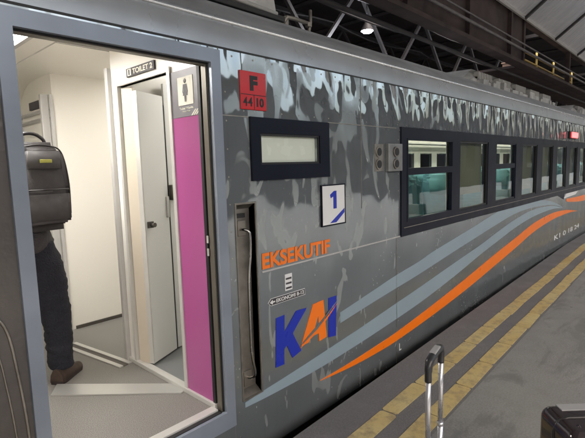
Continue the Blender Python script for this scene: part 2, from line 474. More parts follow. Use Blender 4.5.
for off, ph, wd in ((-.295, .30, .112), (-.525, 0.0, .112)):
    mb = MB(); x = -4.0 + ph; rnd = random.Random(3)
    while x < 60:
        L_ = .465 + rnd.uniform(-.03, .03); xe = x + L_ - .009
        j = rnd.uniform(-.006, .006); j2 = rnd.uniform(-.005, .005)
        y0, y1 = edge_y(x) + off, edge_y(xe) + off
        q = [(x + j, y0 - wd / 2 + j), (xe, y1 - wd / 2 + j2), (xe + j2, y1 + wd / 2 + j), (x, y0 + wd / 2 + j2)]
        b = len(mb.v); n = 4
        # rounded-off block top
        ring = []
        for k in range(4):
            a, c0, d = q[k - 1], q[k], q[(k + 1) % 4]
            for o_ in (a, d):
                t = .013 / math.dist(o_, c0); ring.append((c0[0] + (o_[0] - c0[0]) * t, c0[1] + (o_[1] - c0[1]) * t))
        mb.face([(p[0], p[1], ZP + .005) for p in ring])
        for k in range(8):
            a, c0 = ring[k], ring[(k + 1) % 8]
            mb.face([(a[0], a[1], ZP + .001), (c0[0], c0[1], ZP + .001), (c0[0], c0[1], ZP + .005), (a[0], a[1], ZP + .005)])
        x += L_
    mb.build('yellow_line', M['yellow'], kind='structure')
def rail(y):
    mb = MB(); p = [(-.07, 0), (.07, 0), (.07, .012), (.01, .03), (.01, .11), (.035, .12), (.035, .155), (-.035, .155), (-.035, .12), (-.01, .11), (-.01, .03), (-.07, .012)]
    mb.extr_x([(y + a, -1.3 + b) for a, b in p], -40, 90, False, 1, True)
    return mb.build('rail', M['steel'], kind='structure')
for y in (.95, 2.02, 5.6, 6.67): rail(y)

# ------------------------------------------------------------------ the carriage
X0, X1 = -.55, 20.3
YB = 2.96                      # far side
BOT = -.37
car = thing('train_carriage', 'grey metal passenger carriage with orange and pale blue swooshes, its vestibule door open', 'train carriage', (0, 0, BOT))
def part(mb, name, mat, parent=None, label=None):
    o = mb.build(name, mat, parent or car)
    if parent is None: o.location = (0, 0, -BOT)
    if label: o['label'] = label
    return o
DOOR = (.505, 1.505, -1, 1.952)
BAND = (3.364, 19.6, .727, 1.645)
REC = [(1.583, 1.722, .012, 1.145)]
panes = [(3.46, 4.37), (4.55, 5.33), (5.60, 6.32), (6.60, 7.28), (7.56, 8.16), (8.44, 9.06), (9.34, 9.90), (10.16, 10.74)]
x = 11.06
while x < 19.2: panes.append((x, x + .62)); x += .92
side = wall_holes(X0, X1, BOT, 1.972, [DOOR, (1.79, 2.29, 1.375, 1.53), (BAND[0] + .03, BAND[1] - .03, BAND[2] + .03, BAND[3] - .03)] + REC, 0, .05)
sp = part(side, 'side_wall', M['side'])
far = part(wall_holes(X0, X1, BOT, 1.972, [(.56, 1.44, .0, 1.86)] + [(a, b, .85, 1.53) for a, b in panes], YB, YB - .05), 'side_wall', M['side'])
# cove above the seam, roof
cove = [(.0, 1.976), (.001, 2.02), (.006, 2.07), (.016, 2.105), (.022, 2.118), (.016, 2.124), (.018, 2.134), (.034, 2.140)]
full = lambda pr: pr
part(MB().extr_x(cove, X0, X1, True, 1), 'roof_cove', M['cove'])
part(MB().extr_x([(YB - y, z) for y, z in cove], X0, X1, True, 1), 'roof_cove', M['cove'])
rp = [(.034, 2.137), (.06, 2.165), (.1, 2.2), (.17, 2.245), (.21, 2.272), (.215, 2.284), (.235, 2.286), (.3, 2.318), (.45, 2.378), (.7, 2.45), (1.0, 2.505), (1.48, 2.535)]
rp = rp + [(YB - y, z) for y, z in reversed(rp[:-1])]
part(MB().extr_x(rp, X0, X1, True, 1), 'roof', M['roof'])
seam = MB()
seam.box(X0, X1, -.003, .004, 1.967, 1.9765)
part(seam, 'wall_seam', M['black'])
part(MB().extr_x([(.02 + .013 * math.cos(a_ * math.pi / 6), 2.118 + .011 * math.sin(a_ * math.pi / 6)) for a_ in range(12)], X0, X1, True, 1, True), 'drip_rail', M['drip'])
for nm, x in (('end_wall', X0), ('end_wall', X1)):
    poly = [(0, BOT), (0, 1.976)] + [(y, z) for y, z in rp] + [(YB, 1.976), (YB, BOT)]
    e = MB(); t = .04 if x == X0 else -.04
    e.face([(x, y, z) for y, z in poly]); e.face([(x + t, y, z) for y, z in poly])
    part(e, nm, M['side'])
# trim line, panel joints and rivets on the near wall
tr = MB(); tr.box(1.762, 3.362, -.004, .001, .728, .738, 0); part(tr, 'trim_strip', M['alu_matt'])
tr = MB()
for b_ in ((1.51, 1.70, 1.625, 1.631), (2.41, 3.3, 1.63, 1.636), (1.506, 1.512, BOT, 1.967), (2.795, 2.80, 1.02, 1.967), (3.30, 3.305, BOT, .725)):
    part(MB().box(b_[0], b_[1], -.0025, .001, b_[2], b_[3]), 'panel_joint', M['steel'])
part(MB().box(X0, .503, -.005, .001, BOT, 1.9), 'door_side_panel', M['brownpanel'], label='dark brown wall panel left of the doorway')
rv = MB()
def rivet(x, z, r=.006):
    b = len(rv.v); n = 7
    rv.v += [(x + r * math.cos(2 * math.pi * k / n), -.0005, z + r * math.sin(2 * math.pi * k / n)) for k in range(n)] + [(x, -.003, z)]
    for k in range(n): rv.f.append((b + k, b + (k + 1) % n, b + n)); rv.sm.append(True)
x = 1.6
while x < 16:
    rivet(x, 1.94); rivet(x + .07, 1.66, .005); x += .15
for k in range(14): rivet(1.545, -.2 + k * .15, .005); rivet(3.335, .0 + k * .14, .005)
part(rv, 'rivet_rows', M['steel'])['kind'] = 'stuff'
# skirt shadow gap and underframe
ub = MB()
ub.box(X0 + .1, X1 - .1, .12, YB - .12, -.62, BOT - .004)
for xa, xb in ((4.2, 6.0), (7.2, 9.4), (11, 12.6)): ub.box(xa, xb, .25, 1.1, -1.0, -.62)
for bx in (2.9, 16.6):
    ub.box(bx - 1.5, bx + 1.5, .55, 2.4, -.95, -.75)
part(ub, 'underframe', M['under'])
for bx in (1.8, 4.0, 15.5, 17.7):
    wl = MB()
    for yy in (.92, 1.99):
        wl.tube([(bx, yy, -.73), (bx, yy + .1, -.73)], .42, 24)
    wl.tube([(bx, .9, -.73), (bx, 2.1, -.73)], .08, 12)
    part(wl, 'wheelset', M['under'])

part(MB().tube(catmull([(.30, -.006, .86), (.40, -.008, .835), (.445, -.008, .76), (.465, -.008, .6), (.48, -.008, .4), (.484, -.008, .2), (.486, -.008, -.3)], 5), .006, 6), 'panel_bead', M['steel'])
part(MB().tube(catmull([(.26, -.006, .80), (.36, -.008, .775), (.405, -.008, .7), (.425, -.008, .55), (.44, -.008, .35), (.446, -.008, .15), (.45, -.008, -.3)], 5), .004, 6), 'panel_bead', M['steel'])
# swoosh livery
def ribbon(top, bot, y, name, mat, label=None, clip=9):
    T, B_ = catmull(top, 6), catmull(bot, 6)
    n = min(len(T), len(B_)); mb = MB()
    f = lambda L_, t: L_[min(len(L_) - 1, int(t * (len(L_) - 1)))]
    import bisect
    def at(L_, x):
        for a, b in zip(L_, L_[1:]):
            if a[0] <= x <= b[0]: return a[1] + (b[1] - a[1]) * (x - a[0]) / max(1e-6, b[0] - a[0])
        return L_[0][1] if x < L_[0][0] else L_[-1][1]
    xa = min(T[0][0], B_[0][0]); xb = max(T[-1][0], B_[-1][0]); N = 90
    pts = []
    for k in range(N + 1):
        x = xa + (xb - xa) * k / N
        pts.append((x, min(clip, at(T, x)), min(clip - .001, at(B_, x))))
    for (xa_, ta, ba), (xb_, tb, bb) in zip(pts, pts[1:]):
        mb.face([(xa_, y, ba), (xb_, y, bb), (xb_, y, tb), (xa_, y, ta)], True)
        mb.face([(xa_, y, ta), (xb_, y, tb), (xb_, -.0004, tb), (xa_, -.0004, ta)])
        mb.face([(xa_, y, ba), (xa_, -.0004, ba), (xb_, -.0004, bb), (xb_, y, bb)])
    return part(mb, name, mat, label=label)
ribbon([(2.27, -.135), (2.62, -.128), (2.99, -.112), (3.36, -.088), (4.1, -.008), (4.87, .09), (5.6, .192), (6.46, .301), (7.28, .405), (8.28, .455), (9.14, .43), (9.7, .38), (10.17, .325)],
       [(2.27, -.137), (2.62, -.165), (2.99, -.175), (3.36, -.167), (4.1, -.115), (4.87, -.04), (5.6, .05), (6.47, .163), (7.29, .275), (8.3, .345), (9.15, .355), (9.7, .345), (10.17, .32)],
       -.0035, 'orange_swoosh', M['orange'])
ribbon([(1.59, -.01), (1.77, .008), (2.02, .028), (2.3, .055), (2.73, .098), (3.18, .15), (3.73, .213), (4.61, .32), (5.17, .385), (5.75, .47), (6.43, .555), (7.25, .61), (8.26, .58), (9.0, .484)],
       [(1.59, -.04), (1.77, -.046), (2.02, -.047), (2.3, -.042), (2.62, -.025), (2.99, .0), (3.73, .065), (4.49, .165), (5.18, .275), (5.76, .355), (6.45, .445), (7.27, .51), (8.27, .525), (9.0, .480)],
       -.0025, 'pale_blue_swoosh', M['palebl'], 'lower pale blue swoosh running from the door handrail')
ribbon([(2.51, .289), (2.92, .35), (3.3, .408), (3.72, .457), (4.01, .505), (4.83, .605), (5.4, .68), (5.8, .73), (6.41, .774), (7.24, .757), (8.25, .652), (8.99, .5)],
       [(2.51, .21), (2.92, .257), (3.29, .295), (3.7, .336), (4.4, .42), (5.1, .5), (5.74, .572), (6.43, .635), (7.25, .645), (8.26, .598), (8.99, .49)],
       -.0018, 'pale_blue_swoosh', M['palebl'], 'upper pale blue swoosh starting behind the logo', .722)
ribbon([(9.24, .625), (10.84, .60), (12.5, .66), (14, .71)], [(9.24, .585), (9.53, .548), (10.84, .48), (12.5, .5), (14, .6)], -.003, 'orange_swoosh', M['orange'], 'second orange swoosh below the far windows')
part(MB().prism([(9.04, .646), (9.95, .66), (10.2, .72), (9.2, .72)], -.004, -.0005), 'white_livery_patch', M['white'])
part(MB().prism([(8.6, .727), (9.04, .63), (9.1, .727)], -.004, -.0005), 'band_corner', M['navyblack'])

# lettering
z0 = -BOT
def wtext(*a, **k):
    a = list(a); a[4] += z0; return text(*a, **k)
wtext('lettering', 'EKSEKUTIF', .1, 1.764, .747, -.003, M['orange'], car, width=.64, height=.097, bold=.0035)
part(MB().prism([(2.44, 1.05), (2.476, 1.05), (2.476, 1.172), (2.448, 1.172), (2.405, 1.148), (2.412, 1.124), (2.44, 1.134)], -.0135, -.0118), 'class_numeral', M['blue'])
pt = part(MB().box(2.322, 2.572, -.012, .0, .943, 1.21, .003), 'number_plate', M['white'])
fr = MB()
fr.box(2.314, 2.322, -.014, 0, .935, 1.218); fr.box(2.572, 2.58, -.014, 0, .935, 1.218)
fr.box(2.322, 2.572, -.014, 0, 1.21, 1.218); fr.box(2.322, 2.572, -.014, 0, .935, .943)
part(fr, 'plate_border', M['navyblack'])
pr = MB().prism([(2.40, .953), (2.47, .953), (2.565, 1.015), (2.565, 1.045)], -.0135, -.0118); part(pr, 'plate_stripe', M['blue'])
# KAI logo: blue K, orange A with a swoosh, blue I
part(MB().prism([(1.862, .424), (1.938, .426), (1.930, .315), (2.045, .424), (2.148, .418), (2.006, .285), (2.085, .146), (1.998, .124), (1.948, .225), (1.925, .205), (1.922, .108), (1.846, .112)], -.004, -.0003), 'logo_letter', M['blue'])
part(MB().prism([(2.085, .176), (2.212, .425), (2.322, .430), (2.350, .158), (2.268, .150), (2.266, .208), (2.182, .208), (2.160, .176)][::1], -.004, -.0003), 'logo_letter', M['orange'])
part(MB().prism([(2.380, .428), (2.470, .426), (2.456, .134), (2.372, .146)], -.004, -.0003), 'logo_letter', M['blue'])
part(MB().prism([(2.226, .262), (2.262, .33), (2.268, .262)], -.0052, -.004), 'logo_counter', M['side'])
part(MB().prism([(2.066, .178), (2.12, .195), (2.25, .245), (2.38, .325), (2.478, .392), (2.40, .352), (2.28, .285), (2.17, .235)], -.0075, -.0056), 'logo_swoosh', M['side'])
part(MB().prism([(2.074, .165), (2.15, .188), (2.27, .232), (2.38, .302), (2.472, .37), (2.38, .315), (2.25, .245), (2.12, .195)], -.0068, -.004), 'logo_swoosh', M['orange'])
# small stickers
part(MB().box(1.952, 2.016, -.003, 0, .575, .68), 'white_sticker', M['white'])
bt = MB()
rr = random.Random(2)
for i in range(3):
    bt.box(1.958, 2.010, -.0038, -.0031, .585 + i * .03, .597 + i * .03)
part(bt, 'sticker_print', M['ink_dark'])
part(MB().prism([(1.80, .533), (1.825, .557), (2.135, .554), (2.137, .511), (1.822, .511)], -.003, 0), 'direction_sticker', M['white'])
part(MB().prism([(1.804, .533), (1.826, .554), (2.132, .551), (2.134, .514), (1.823, .514)], -.004, -.0031), 'direction_sticker_ink', M['ink_dark'])
wtext('direction_lettering', 'EKONOMI 8-12', .03, 1.868, .522, -.0048, M['white'], car, width=.255, height=.024, bold=.0006)
part(MB().prism([(1.812, .533), (1.838, .548), (1.838, .537), (1.858, .537), (1.858, .529), (1.838, .529), (1.838, .518)], -.0048, -.0041), 'arrow_mark', M['white'])
wtext('jacking_mark', 'L', .1, 3.345, -.275, -.003, M['white'], car, width=.035, height=.065, bold=.001)
wtext('fleet_number_lettering', 'K1 0 18 24', .14, 8.5, -.03, -.003, M['white'], car, width=1.9, height=.085, bold=.0012)
# red plate
part(MB().box(1.645, 1.839, -.008, 0, 1.668, 1.876, .003), 'red_plate', M['red'])
wtext('plate_lettering', 'F', .1, 1.715, 1.772, -.0088, M['black'], car, width=.058, height=.082, bold=.006)
wtext('plate_lettering', '44', .05, 1.662, 1.686, -.0088, M['black'], car, width=.068, height=.05, bold=.001, spacing=1.15)
wtext('plate_lettering', '10', .05, 1.762, 1.686, -.0088, M['black'], car, width=.055, height=.05, bold=.002)
part(MB().box(1.648, 1.836, -.0088, -.0078, 1.748, 1.752).box(1.742, 1.746, -.0088, -.0078, 1.67, 1.748), 'plate_rule', M['black'])
# display window left of the saloon band
df = wall_holes(1.704, 2.405, 1.272, 1.63, [(1.775, 2.305, 1.362, 1.542)], -.016, .0)
df = part(df, 'destination_display', M['navyblack'])
part(wall_holes(1.775, 2.305, 1.362, 1.542, [(1.787, 2.293, 1.375, 1.530)], -.009, .03), 'display_rim', M['gasket'], df)
part(MB().box(1.78, 2.30, .018, .03, 1.368, 1.537), 'display_face', M['dispface'], df)

# coupler socket box beside the first window
cb = part(MB().box(3.13, 3.345, -.035, 0, 1.285, 1.505, .006).box(3.345, 3.362, -.012, 0, 1.30, 1.50, .003), 'socket_box', M['sockgrey'])
for xx, yb in ((3.235, -.035), (3.03, 0)):
    for zz in (1.345, 1.44):
        sk = MB(); sk.tube([(xx, yb, zz), (xx, yb - .012, zz)], .042, 20); part(sk, 'socket_ring', M['steel'], cb)
        sk = MB(); sk.tube([(xx, yb - .0125, zz), (xx, yb - .0145, zz)], .031, 18); part(sk, 'socket_hole', M['black'], cb)
part(MB().box(2.975, 3.10, -.004, 0, 1.29, 1.50), 'socket_backplate', M['steel'], cb)

# door frame, gaskets, sill
W = lambda a, b, c, d, h, y0, y1: wall_holes(a, b, c, d, h, y0, y1)
df2 = W(.505, 1.505, BOT + .27, 1.952, [(.56, 1.445, 0.0, 1.885)], -.022, .06)
dfo = part(df2, 'door_frame', M['frame_blue'])
part(W(.56, 1.445, .0, 1.885, [(.566, 1.438, -.1, 1.878)], .004, .05), 'door_gasket', M['gasket'], dfo)
part(W(.566, 1.438, .0, 1.878, [(.570, 1.433, -.1, 1.873)], .012, .05), 'door_edge', M['gold'], dfo)
part(W(.505, 1.505, -.02, 1.97, [(.575, 1.4295, -.1, 1.895)], .062, .085), 'door_pocket', M['gasket'], dfo)
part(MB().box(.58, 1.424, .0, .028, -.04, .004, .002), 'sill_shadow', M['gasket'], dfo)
part(MB().box(.58, 1.42, .03, .085, -.02, .012, .003), 'sill_strip', M['alu'], dfo)
part(MB().box(.505, 1.505, -.010, .02, BOT + .02, BOT + .265), 'step_panel', M['side'], dfo)
for zz in (.88, .95): part(MB().box(1.424, 1.4285, .05, .062, zz, zz + .04), 'latch_plate', M['alu'], dfo)

# grab-handle recesses
for k, (xa, xb, za, zb) in enumerate(REC):
    g = MB()
    g.face([(xa, .05, za), (xb, .05, za), (xb, .05, zb), (xa, .05, zb)])
    g.face([(xa, .002, za), (xa, .05, za), (xa, .05, zb), (xa, .002, zb)])
    g.face([(xb, .002, za), (xb, .002, zb), (xb, .05, zb), (xb, .05, za)])
    g.face([(xa, .002, za), (xb, .002, za), (xb, .05, za + .03), (xa, .05, za + .03)])
    g.face([(xa, .002, zb), (xa, .05, zb - .03), (xb, .05, zb - .03), (xb, .002, zb)])
    ro = part(g, 'handrail_recess', M['steel'], label='steel recess right of the doorway' if k == 0 else 'steel recess left of the doorway')
    part(W(xa - .01, xb + .01, za - .01, zb + .01, [(xa, xb, za, zb)], -.006, 0), 'recess_rim', M['steel'], ro)
    cxm = (xa + xb) / 2
    pts = [(cxm - .01, .048, 1.0), (cxm - .008, .01, 1.0), (cxm + .008, -.01, .99), (cxm + .014, -.016, .96), (cxm + .006, -.02, .85), (cxm - .012, -.02, .7), (cxm - .014, -.02, .35),
           (cxm - .008, -.02, .25), (cxm + .012, -.016, .16), (cxm + .012, -.008, .13), (cxm + .004, .01, .115), (cxm, .048, .11)]
    part(MB().tube(catmull(pts, 5), .0085, 10), 'grab_handle', M['steel_bright'], ro)
    for zz in (.96, .06): part(MB().box(cxm - .03, cxm + .03, .036, .049, zz, zz + .09, .004), 'handle_bracket', M['steel'], ro)
    part(MB().box(cxm - .035, cxm + .03, .04, .0495, 1.065, 1.09), 'slot', M['black'], ro)

# saloon windows
holes = list(panes)
bandmb = W(BAND[0], BAND[1], BAND[2], BAND[3], [(a, b, .845, 1.555) for a, b in holes], -.014, .03)
band = part(bandmb, 'window_band', M['navyblack'])
part(MB().box(BAND[0] + .04, BAND[1], -.018, -.014, .797, .803), 'band_bead', M['steel'], band)
for i, (a, b) in enumerate(panes):
    wf = W(a, b, .845, 1.555, [(a + .018, b - .018, .863, 1.537)], -.006, .02)
    if i in (0, 2):
        wf = W(a, b, .845, 1.555, [(a + .02, b - .02, .868, 1.245), (a + .014, b - .014, 1.305, 1.54)], -.017 if i == 0 else -.008, .02)
    wo = part(wf, 'window', M['navyblack'] if i in (0, 2) else M['gasket'])
    part(MB().face([(a + .01, .01, .855), (b - .01, .01, .855), (b - .01, .01, 1.545), (a + .01, .01, 1.545)]), 'pane', M['glass'], wo)
# beading on the hopper frames
rnd = random.Random(11)
for i, (a, b) in enumerate(panes):
    if i in (1, 3, 4, 6): lo = (.99, .93, .97, .93)[(1, 3, 4, 6).index(i)]
    elif i > 7 and rnd.random() < .6: lo = rnd.uniform(.95, 1.3)
    else: continue
    bl = MB(); n = int((b - a) / .02)
    for k in range(n):
        xa_ = a + (b - a) * k / n; xb_ = a + (b - a) * (k + 1) / n
        bl.face([(xa_, .06 + .004 * (k % 2), lo), (xb_, .06 + .004 * ((k + 1) % 2), lo), (xb_, .06 + .004 * ((k + 1) % 2), 1.56), (xa_, .06 + .004 * (k % 2), 1.56)], True)
    part(bl, 'window_blind', M['shade'])

# side marker lamp, red
lp = part(MB().box(9.2, 9.72, -.03, 0, 1.69, 1.825, .012), 'marker_lamp', M['black'])
part(MB().box(9.23, 9.69, -.062, -.03, 1.705, 1.81, .02), 'lens', M['redlamp'], lp)

# rooftop air conditioners
def ac(xa, xb, y0, zt, seed, end=.3):
    rn = random.Random(seed)
    base = MB()
    prof = [(y0, 2.47), (y0 + .02, zt - .14), (y0 + .14, zt - .02), (1.0, zt), (1.48, zt + .015), (1.96, zt), (YB - y0 - .14, zt - .02), (YB - y0 - .02, zt - .14), (YB - y0, 2.47)]
    base.extr_x(prof, xa + .35, xb - end, False, 1, True)
    # sloping ends
    for s_, x_e, x_i in ((0, xa, xa + .35), (1, xb, xb - end)):
        lowp = [(y + (1.48 - y) * .12, 2.44 + (z - 2.44) * .35) for y, z in prof]
        for (p, q), (p2, q2) in zip(zip(prof, prof[1:]), zip(lowp, lowp[1:])):
            base.face([(x_i, *p), (x_i, *q), (x_e, *q2), (x_e, *p2)])
        base.face([(x_e, *p) for p in lowp])
    ro = part(base, 'air_conditioner', M['acgrey'])
    lv = MB(); x = xa + .5
    while x < xb - .5:
        L_ = rn.choice((.12, .2, .34, .5)); e = min(x + L_, xb - .4); h = rn.uniform(.05, .14)
        lv.box(x, e, y0 - .05 - rn.random() * .06, y0 + .02, 2.45, 2.45 + h + .12, .01); x = e + rn.uniform(.03, .1)
    part(lv, 'side_ducts', M['acgrey'], ro)
    x = xa + .5
    while x < xb - 1.0:
        fn = MB().box(x, x + .62, y0 + .01, y0 + .05, zt - .13, zt - .10)
        for k in range(9): fn.box(x + k * .07, x + k * .07 + .03, y0 - .012, y0 + .08, zt - .14, zt - .025)
        part(fn, 'cooling_fins', M['alu_matt'], ro); x += .93
    dk = MB(); x = xa + .6
    while x < xb - .6:
        dk.box(x, x + .25, y0 - .004, y0 + .01, 2.53, zt - .15); x += .36
    part(dk, 'louvre', M['black'], ro)
    pp = MB()
    pp.tube([(xa + .3, y0 - .07, 2.46), (xa + 1, y0 - .09, 2.49), (xb - 1, y0 - .08, 2.48), (xb - .2, y0 - .06, 2.46)], .018, 8)
    part(pp, 'coolant_pipe', M['alu'], ro)
ac(7.0, 12.4, .95, 2.80, 4)
ac(-.4, 2.66, .56, 2.74, 9, .14)
ac(14.2, 19.2, .95, 2.80, 6)
a2 = MB()
a2.tube([(2.62, .6, 2.44), (2.66, .58, 2.50), (2.76, .58, 2.505), (2.95, .6, 2.51)], .016, 8)
a2.tube([(2.93, .6, 2.42), (2.96, .6, 2.52), (2.985, .62, 2.63)], .014, 8)
a2.box(2.91, 2.96, .58, .62, 2.48, 2.52, .01)
a2.box(2.64, 2.68, .58, .62, 2.42, 2.51, .01)
part(a2, 'roof_bracket', M['steel'])
a3 = MB(); a3.box(.9, 2.45, .42, .54, 2.385, 2.42, .008); a3.box(1.7, 2.55, .50, .555, 2.42, 2.46); part(a3, 'roof_tray', M['black'])

# ------------------------------------------------------------------ vestibule and corridor
CEIL = 2.15
fl = MB().box(X0 + .05, X1 - .05, .06, YB - .06, -.05, 0)
part(fl, 'floor', M['floor'])
cl = MB()
LX0, LX1, LY0, LY1 = .40, .95, .80, 1.35
for xa, xb, ya, yb in ((X0 + .05, 3.3, .05, LY0), (X0 + .05, LX0, LY0, LY1), (LX1, 3.3, LY0, LY1), (X0 + .05, 3.3, LY1, 2.35)):
    cl.face([(xa, ya, CEIL), (xb, ya, CEIL), (xb, yb, CEIL), (xa, yb, CEIL)])
arc = [(2.35, CEIL), (2.55, 2.14), (2.7, 2.10), (2.82, 2.02), (2.91, 1.9)]
cl.extr_x(arc, X0 + .05, 3.3, True)
part(cl, 'ceiling', M['cream'])
part(MB().box(LX0 - .02, LX1 + .02, LY0 - .02, LY1 + .02, CEIL + .02, CEIL + .03), 'ceiling_or_fill_light', M['lamp'])
part(MB().box(2.2, 2.8, 1.35, 1.7, CEIL - .012, CEIL - .002, .003), 'ceiling_or_fill_light', M['fill_lamp'])  # unseen fill panel, added to brighten the corridor walls
part(MB().box(2.0, 2.5, .4, .7, CEIL - .012, CEIL - .002, .003), 'ceiling_or_fill_light', M['fill_lamp'])  # unseen fill panel, added to brighten the toilet cell
lrim = MB()
lrim.box(LX0 - .03, LX0, LY0 - .03, LY1 + .03, CEIL - .012, CEIL + .03).box(LX1, LX1 + .03, LY0 - .03, LY1 + .03, CEIL - .012, CEIL + .03)
lrim.box(LX0, LX1, LY0 - .03, LY0, CEIL - .012, CEIL + .03).box(LX0, LX1, LY1, LY1 + .03, CEIL - .012, CEIL + .03)
part(lrim, 'light_rim', M['alu_matt'])
sm_ = MB(); sm_.bar((1.12, .1, CEIL - .001), (1.12, 1.85, CEIL - .001), .004, .008); sm_.bar((1.12, 1.1, CEIL - .001), (3.2, 1.1, CEIL - .001), .004, .008)
sm_.box(1.118, 1.124, .1, 2.05, CEIL - .002, CEIL + .002)
part(sm_, 'ceiling_joint', M['alu_matt'])
# inner linings
part(MB().box(X0 + .05, .50, .052, .075, 0, CEIL), 'door_side_lining', M['cream'])
ln = MB().box(.5, 1.5, .09, .10, 1.93, CEIL); part(ln, 'door_header', M['cream'])
# partition of the toilet, plane x = 1.44 facing the vestibule
P = 1.44
pm = MB()
def yz(mb, x0, x1, y0, y1, z0, z1, bev=0): mb.box(x0, x1, y0, y1, z0, z1, bev)
yz(pm, P, P + .03, .10, 1.06, 1.895, CEIL)
yz(pm, P, P + .03, .10, .345, 0, 1.895)
yz(pm, P, P + .03, .985, 1.06, 0, 1.895)
part(pm, 'toilet_partition', M['cream_gloss'])
pk = part(MB().box(P - .006, P, .085, .338, .03, 1.632), 'pink_panel', M['pink'])
gp = part(MB().box(P - .006, P, .085, .338, 1.634, 1.885), 'toilet_sign', M['signgrey'])
part(MB().box(P - .009, P - .006, .127, .268, 1.695, 1.845), 'pictogram_panel', M['signcream'], gp)
pg = MB()
bm = bmesh.new(); bmesh.ops.create_uvsphere(bm, u_segments=14, v_segments=8, radius=.0125); pg.add(bm, True, Matrix.Translation((P - .0095, .197, 1.822)) @ Matrix.Diagonal((.15, 1, 1, 1))); bm.free()
fig = [(.180, 1.805), (.214, 1.805), (.222, 1.765), (.216, 1.752), (.208, 1.79), (.211, 1.768), (.220, 1.745), (.206, 1.745), (.204, 1.712), (.199, 1.712), (.197, 1.742), (.195, 1.712), (.190, 1.712), (.188, 1.745), (.174, 1.745), (.183, 1.768), (.186, 1.79), (.178, 1.752), (.172, 1.765)]
pg.face([(P - .0105, y, z) for y, z in fig])
part(pg, 'pictogram', M['ink_dark'], gp)
def xtext(name, body, y_left, z, w_, h_, mat, x=P - .0095, bold=0.001):
    # facing -x: letters run from larger y to smaller y
    return wtext(name, body, .05, x, z, y_left, mat, car, width=w_, height=h_, bold=bold, rot=(0, 0, R(-90)))
def facing_minus_x(name, body, y_left, z, w_, h_, mat, x, bold=.001):
    o = text(name, body, .05, x, z + z0, y_left, mat, car, width=w_, height=h_, bold=bold)
    o.rotation_euler = (0, 0, R(-90)); return o
facing_minus_x('toilet_sign_lettering', 'Toilet Wanita', .262, 1.672, .13, .013, M['signcream'], P - .0072)
facing_minus_x('toilet_sign_lettering', 'Woman Toilet', .235, 1.658, .075, .008, M['signcream'], P - .0072, .0004)
for k in range(3):
    part(MB().prism([(0, 0), (.012, 0), (.05, .03), (.038, .03)], 0, .001), 'sign_stripe', M['signcream'], gp)
    o = C.objects[-1] if False else bpy.context.scene.objects[-1]
strip_y = [o for o in car.children_recursive if o.name.startswith('sign_stripe')]
for k, o in enumerate(strip_y):
    o.rotation_euler = (0, 0, R(-90)); o.location = (P - .0072, .155 - .02 * k, 1.636)
# door frame of the toilet
tf = MB()
yz(tf, P - .014, P + .04, .338, .366, .0, 1.92)
yz(tf, P - .014, P + .04, .958, .985, .0, 1.92)
yz(tf, P - .014, P + .04, .366, .958, 1.895, 1.92)
part(tf, 'toilet_door_frame', M['alu'])
part(MB().box(P - .02, P + .012, .06, 1.10, .0, .03, .004), 'skirting', M['alu'])
part(MB().box(P - .03, P + .05, 1.062, 1.10, 0, 2.03, .008), 'corner_post', M['alu_matt'])
part(MB().box(P - .012, P + .035, .366, .958, .0, .022, .003), 'toilet_sill', M['alu'])
sg = part(MB().box(P - .012, P, .495, .828, 1.932, 1.984, .002), 'toilet_number_sign', M['ink_dark'])
facing_minus_x('toilet_sign_lettering', 'TOILET 2', .745, 1.942, .235, .032, M['signcream'], P - .0135, .0012)
part(MB().box(P - .0135, P - .0122, .765, .81, 1.938, 1.978), 'sign_symbol', M['signcream'], sg)
part(MB().box(P - .0145, P - .0137, .78, .796, 1.942, 1.974), 'sign_symbol', M['ink_dark'], sg)
# bifold door folded into the toilet
def leaf(p, q, z0_, z1_, th, mat, name, parent=None, label=None):
    p, q = Vector((*p, 0)), Vector((*q, 0)); t = (q - p).normalized(); n_ = Vector((-t.y, t.x, 0)) * th / 2
    mb = MB(); a, b, c_, d = p + n_, q + n_, q - n_, p - n_
    mb.v = [(*v.xy, z) for z in (z0_, z1_) for v in (a, b, c_, d)]
    for f in ((0, 3, 2, 1), (4, 5, 6, 7), (0, 1, 5, 4), (1, 2, 6, 5), (2, 3, 7, 6), (3, 0, 4, 7)): mb.f.append(f); mb.sm.append(False)
    return part(mb, name, mat, parent, label)
td = leaf((1.462, .955), (1.490, .865), .02, 1.885, .028, M['doorcream'], 'toilet_door', None, 'narrow beige door leaf folded back')
lf = leaf((1.492, .850), (1.735, .955), .022, 1.86, .03, M['doorwhite'], 'door_leaf', td)
leaf((1.481, .846), (1.489, .849), .022, 1.86, .034, M['alu'], 'leaf_edge', td)
leaf((1.738, .956), (1.752, .962), .03, 1.80, .022, M['gasket'], 'leaf_gasket', td)
# lock on the leaf
kn = MB(); kn.box(1.512, 1.556, .832, .842, .962, 1.006, .003); kn.tube([(1.534, .84, .984), (1.54, .812, .984), (1.543, .798, .984)], [.010, .012, .016], 12)
part(kn, 'door_knob', M['coathook'], td)
part(MB().box(1.715, 1.735, .915, .955, 1.01, 1.16, .005), 'lock_case', M['alu_matt'], td)
part(MB().box(1.76, 1.80, .90, .955, 1.13, 1.24, .006).box(1.775, 1.81, .86, .90, 1.165, 1.2, .004), 'lock_case', M['steel'], td)
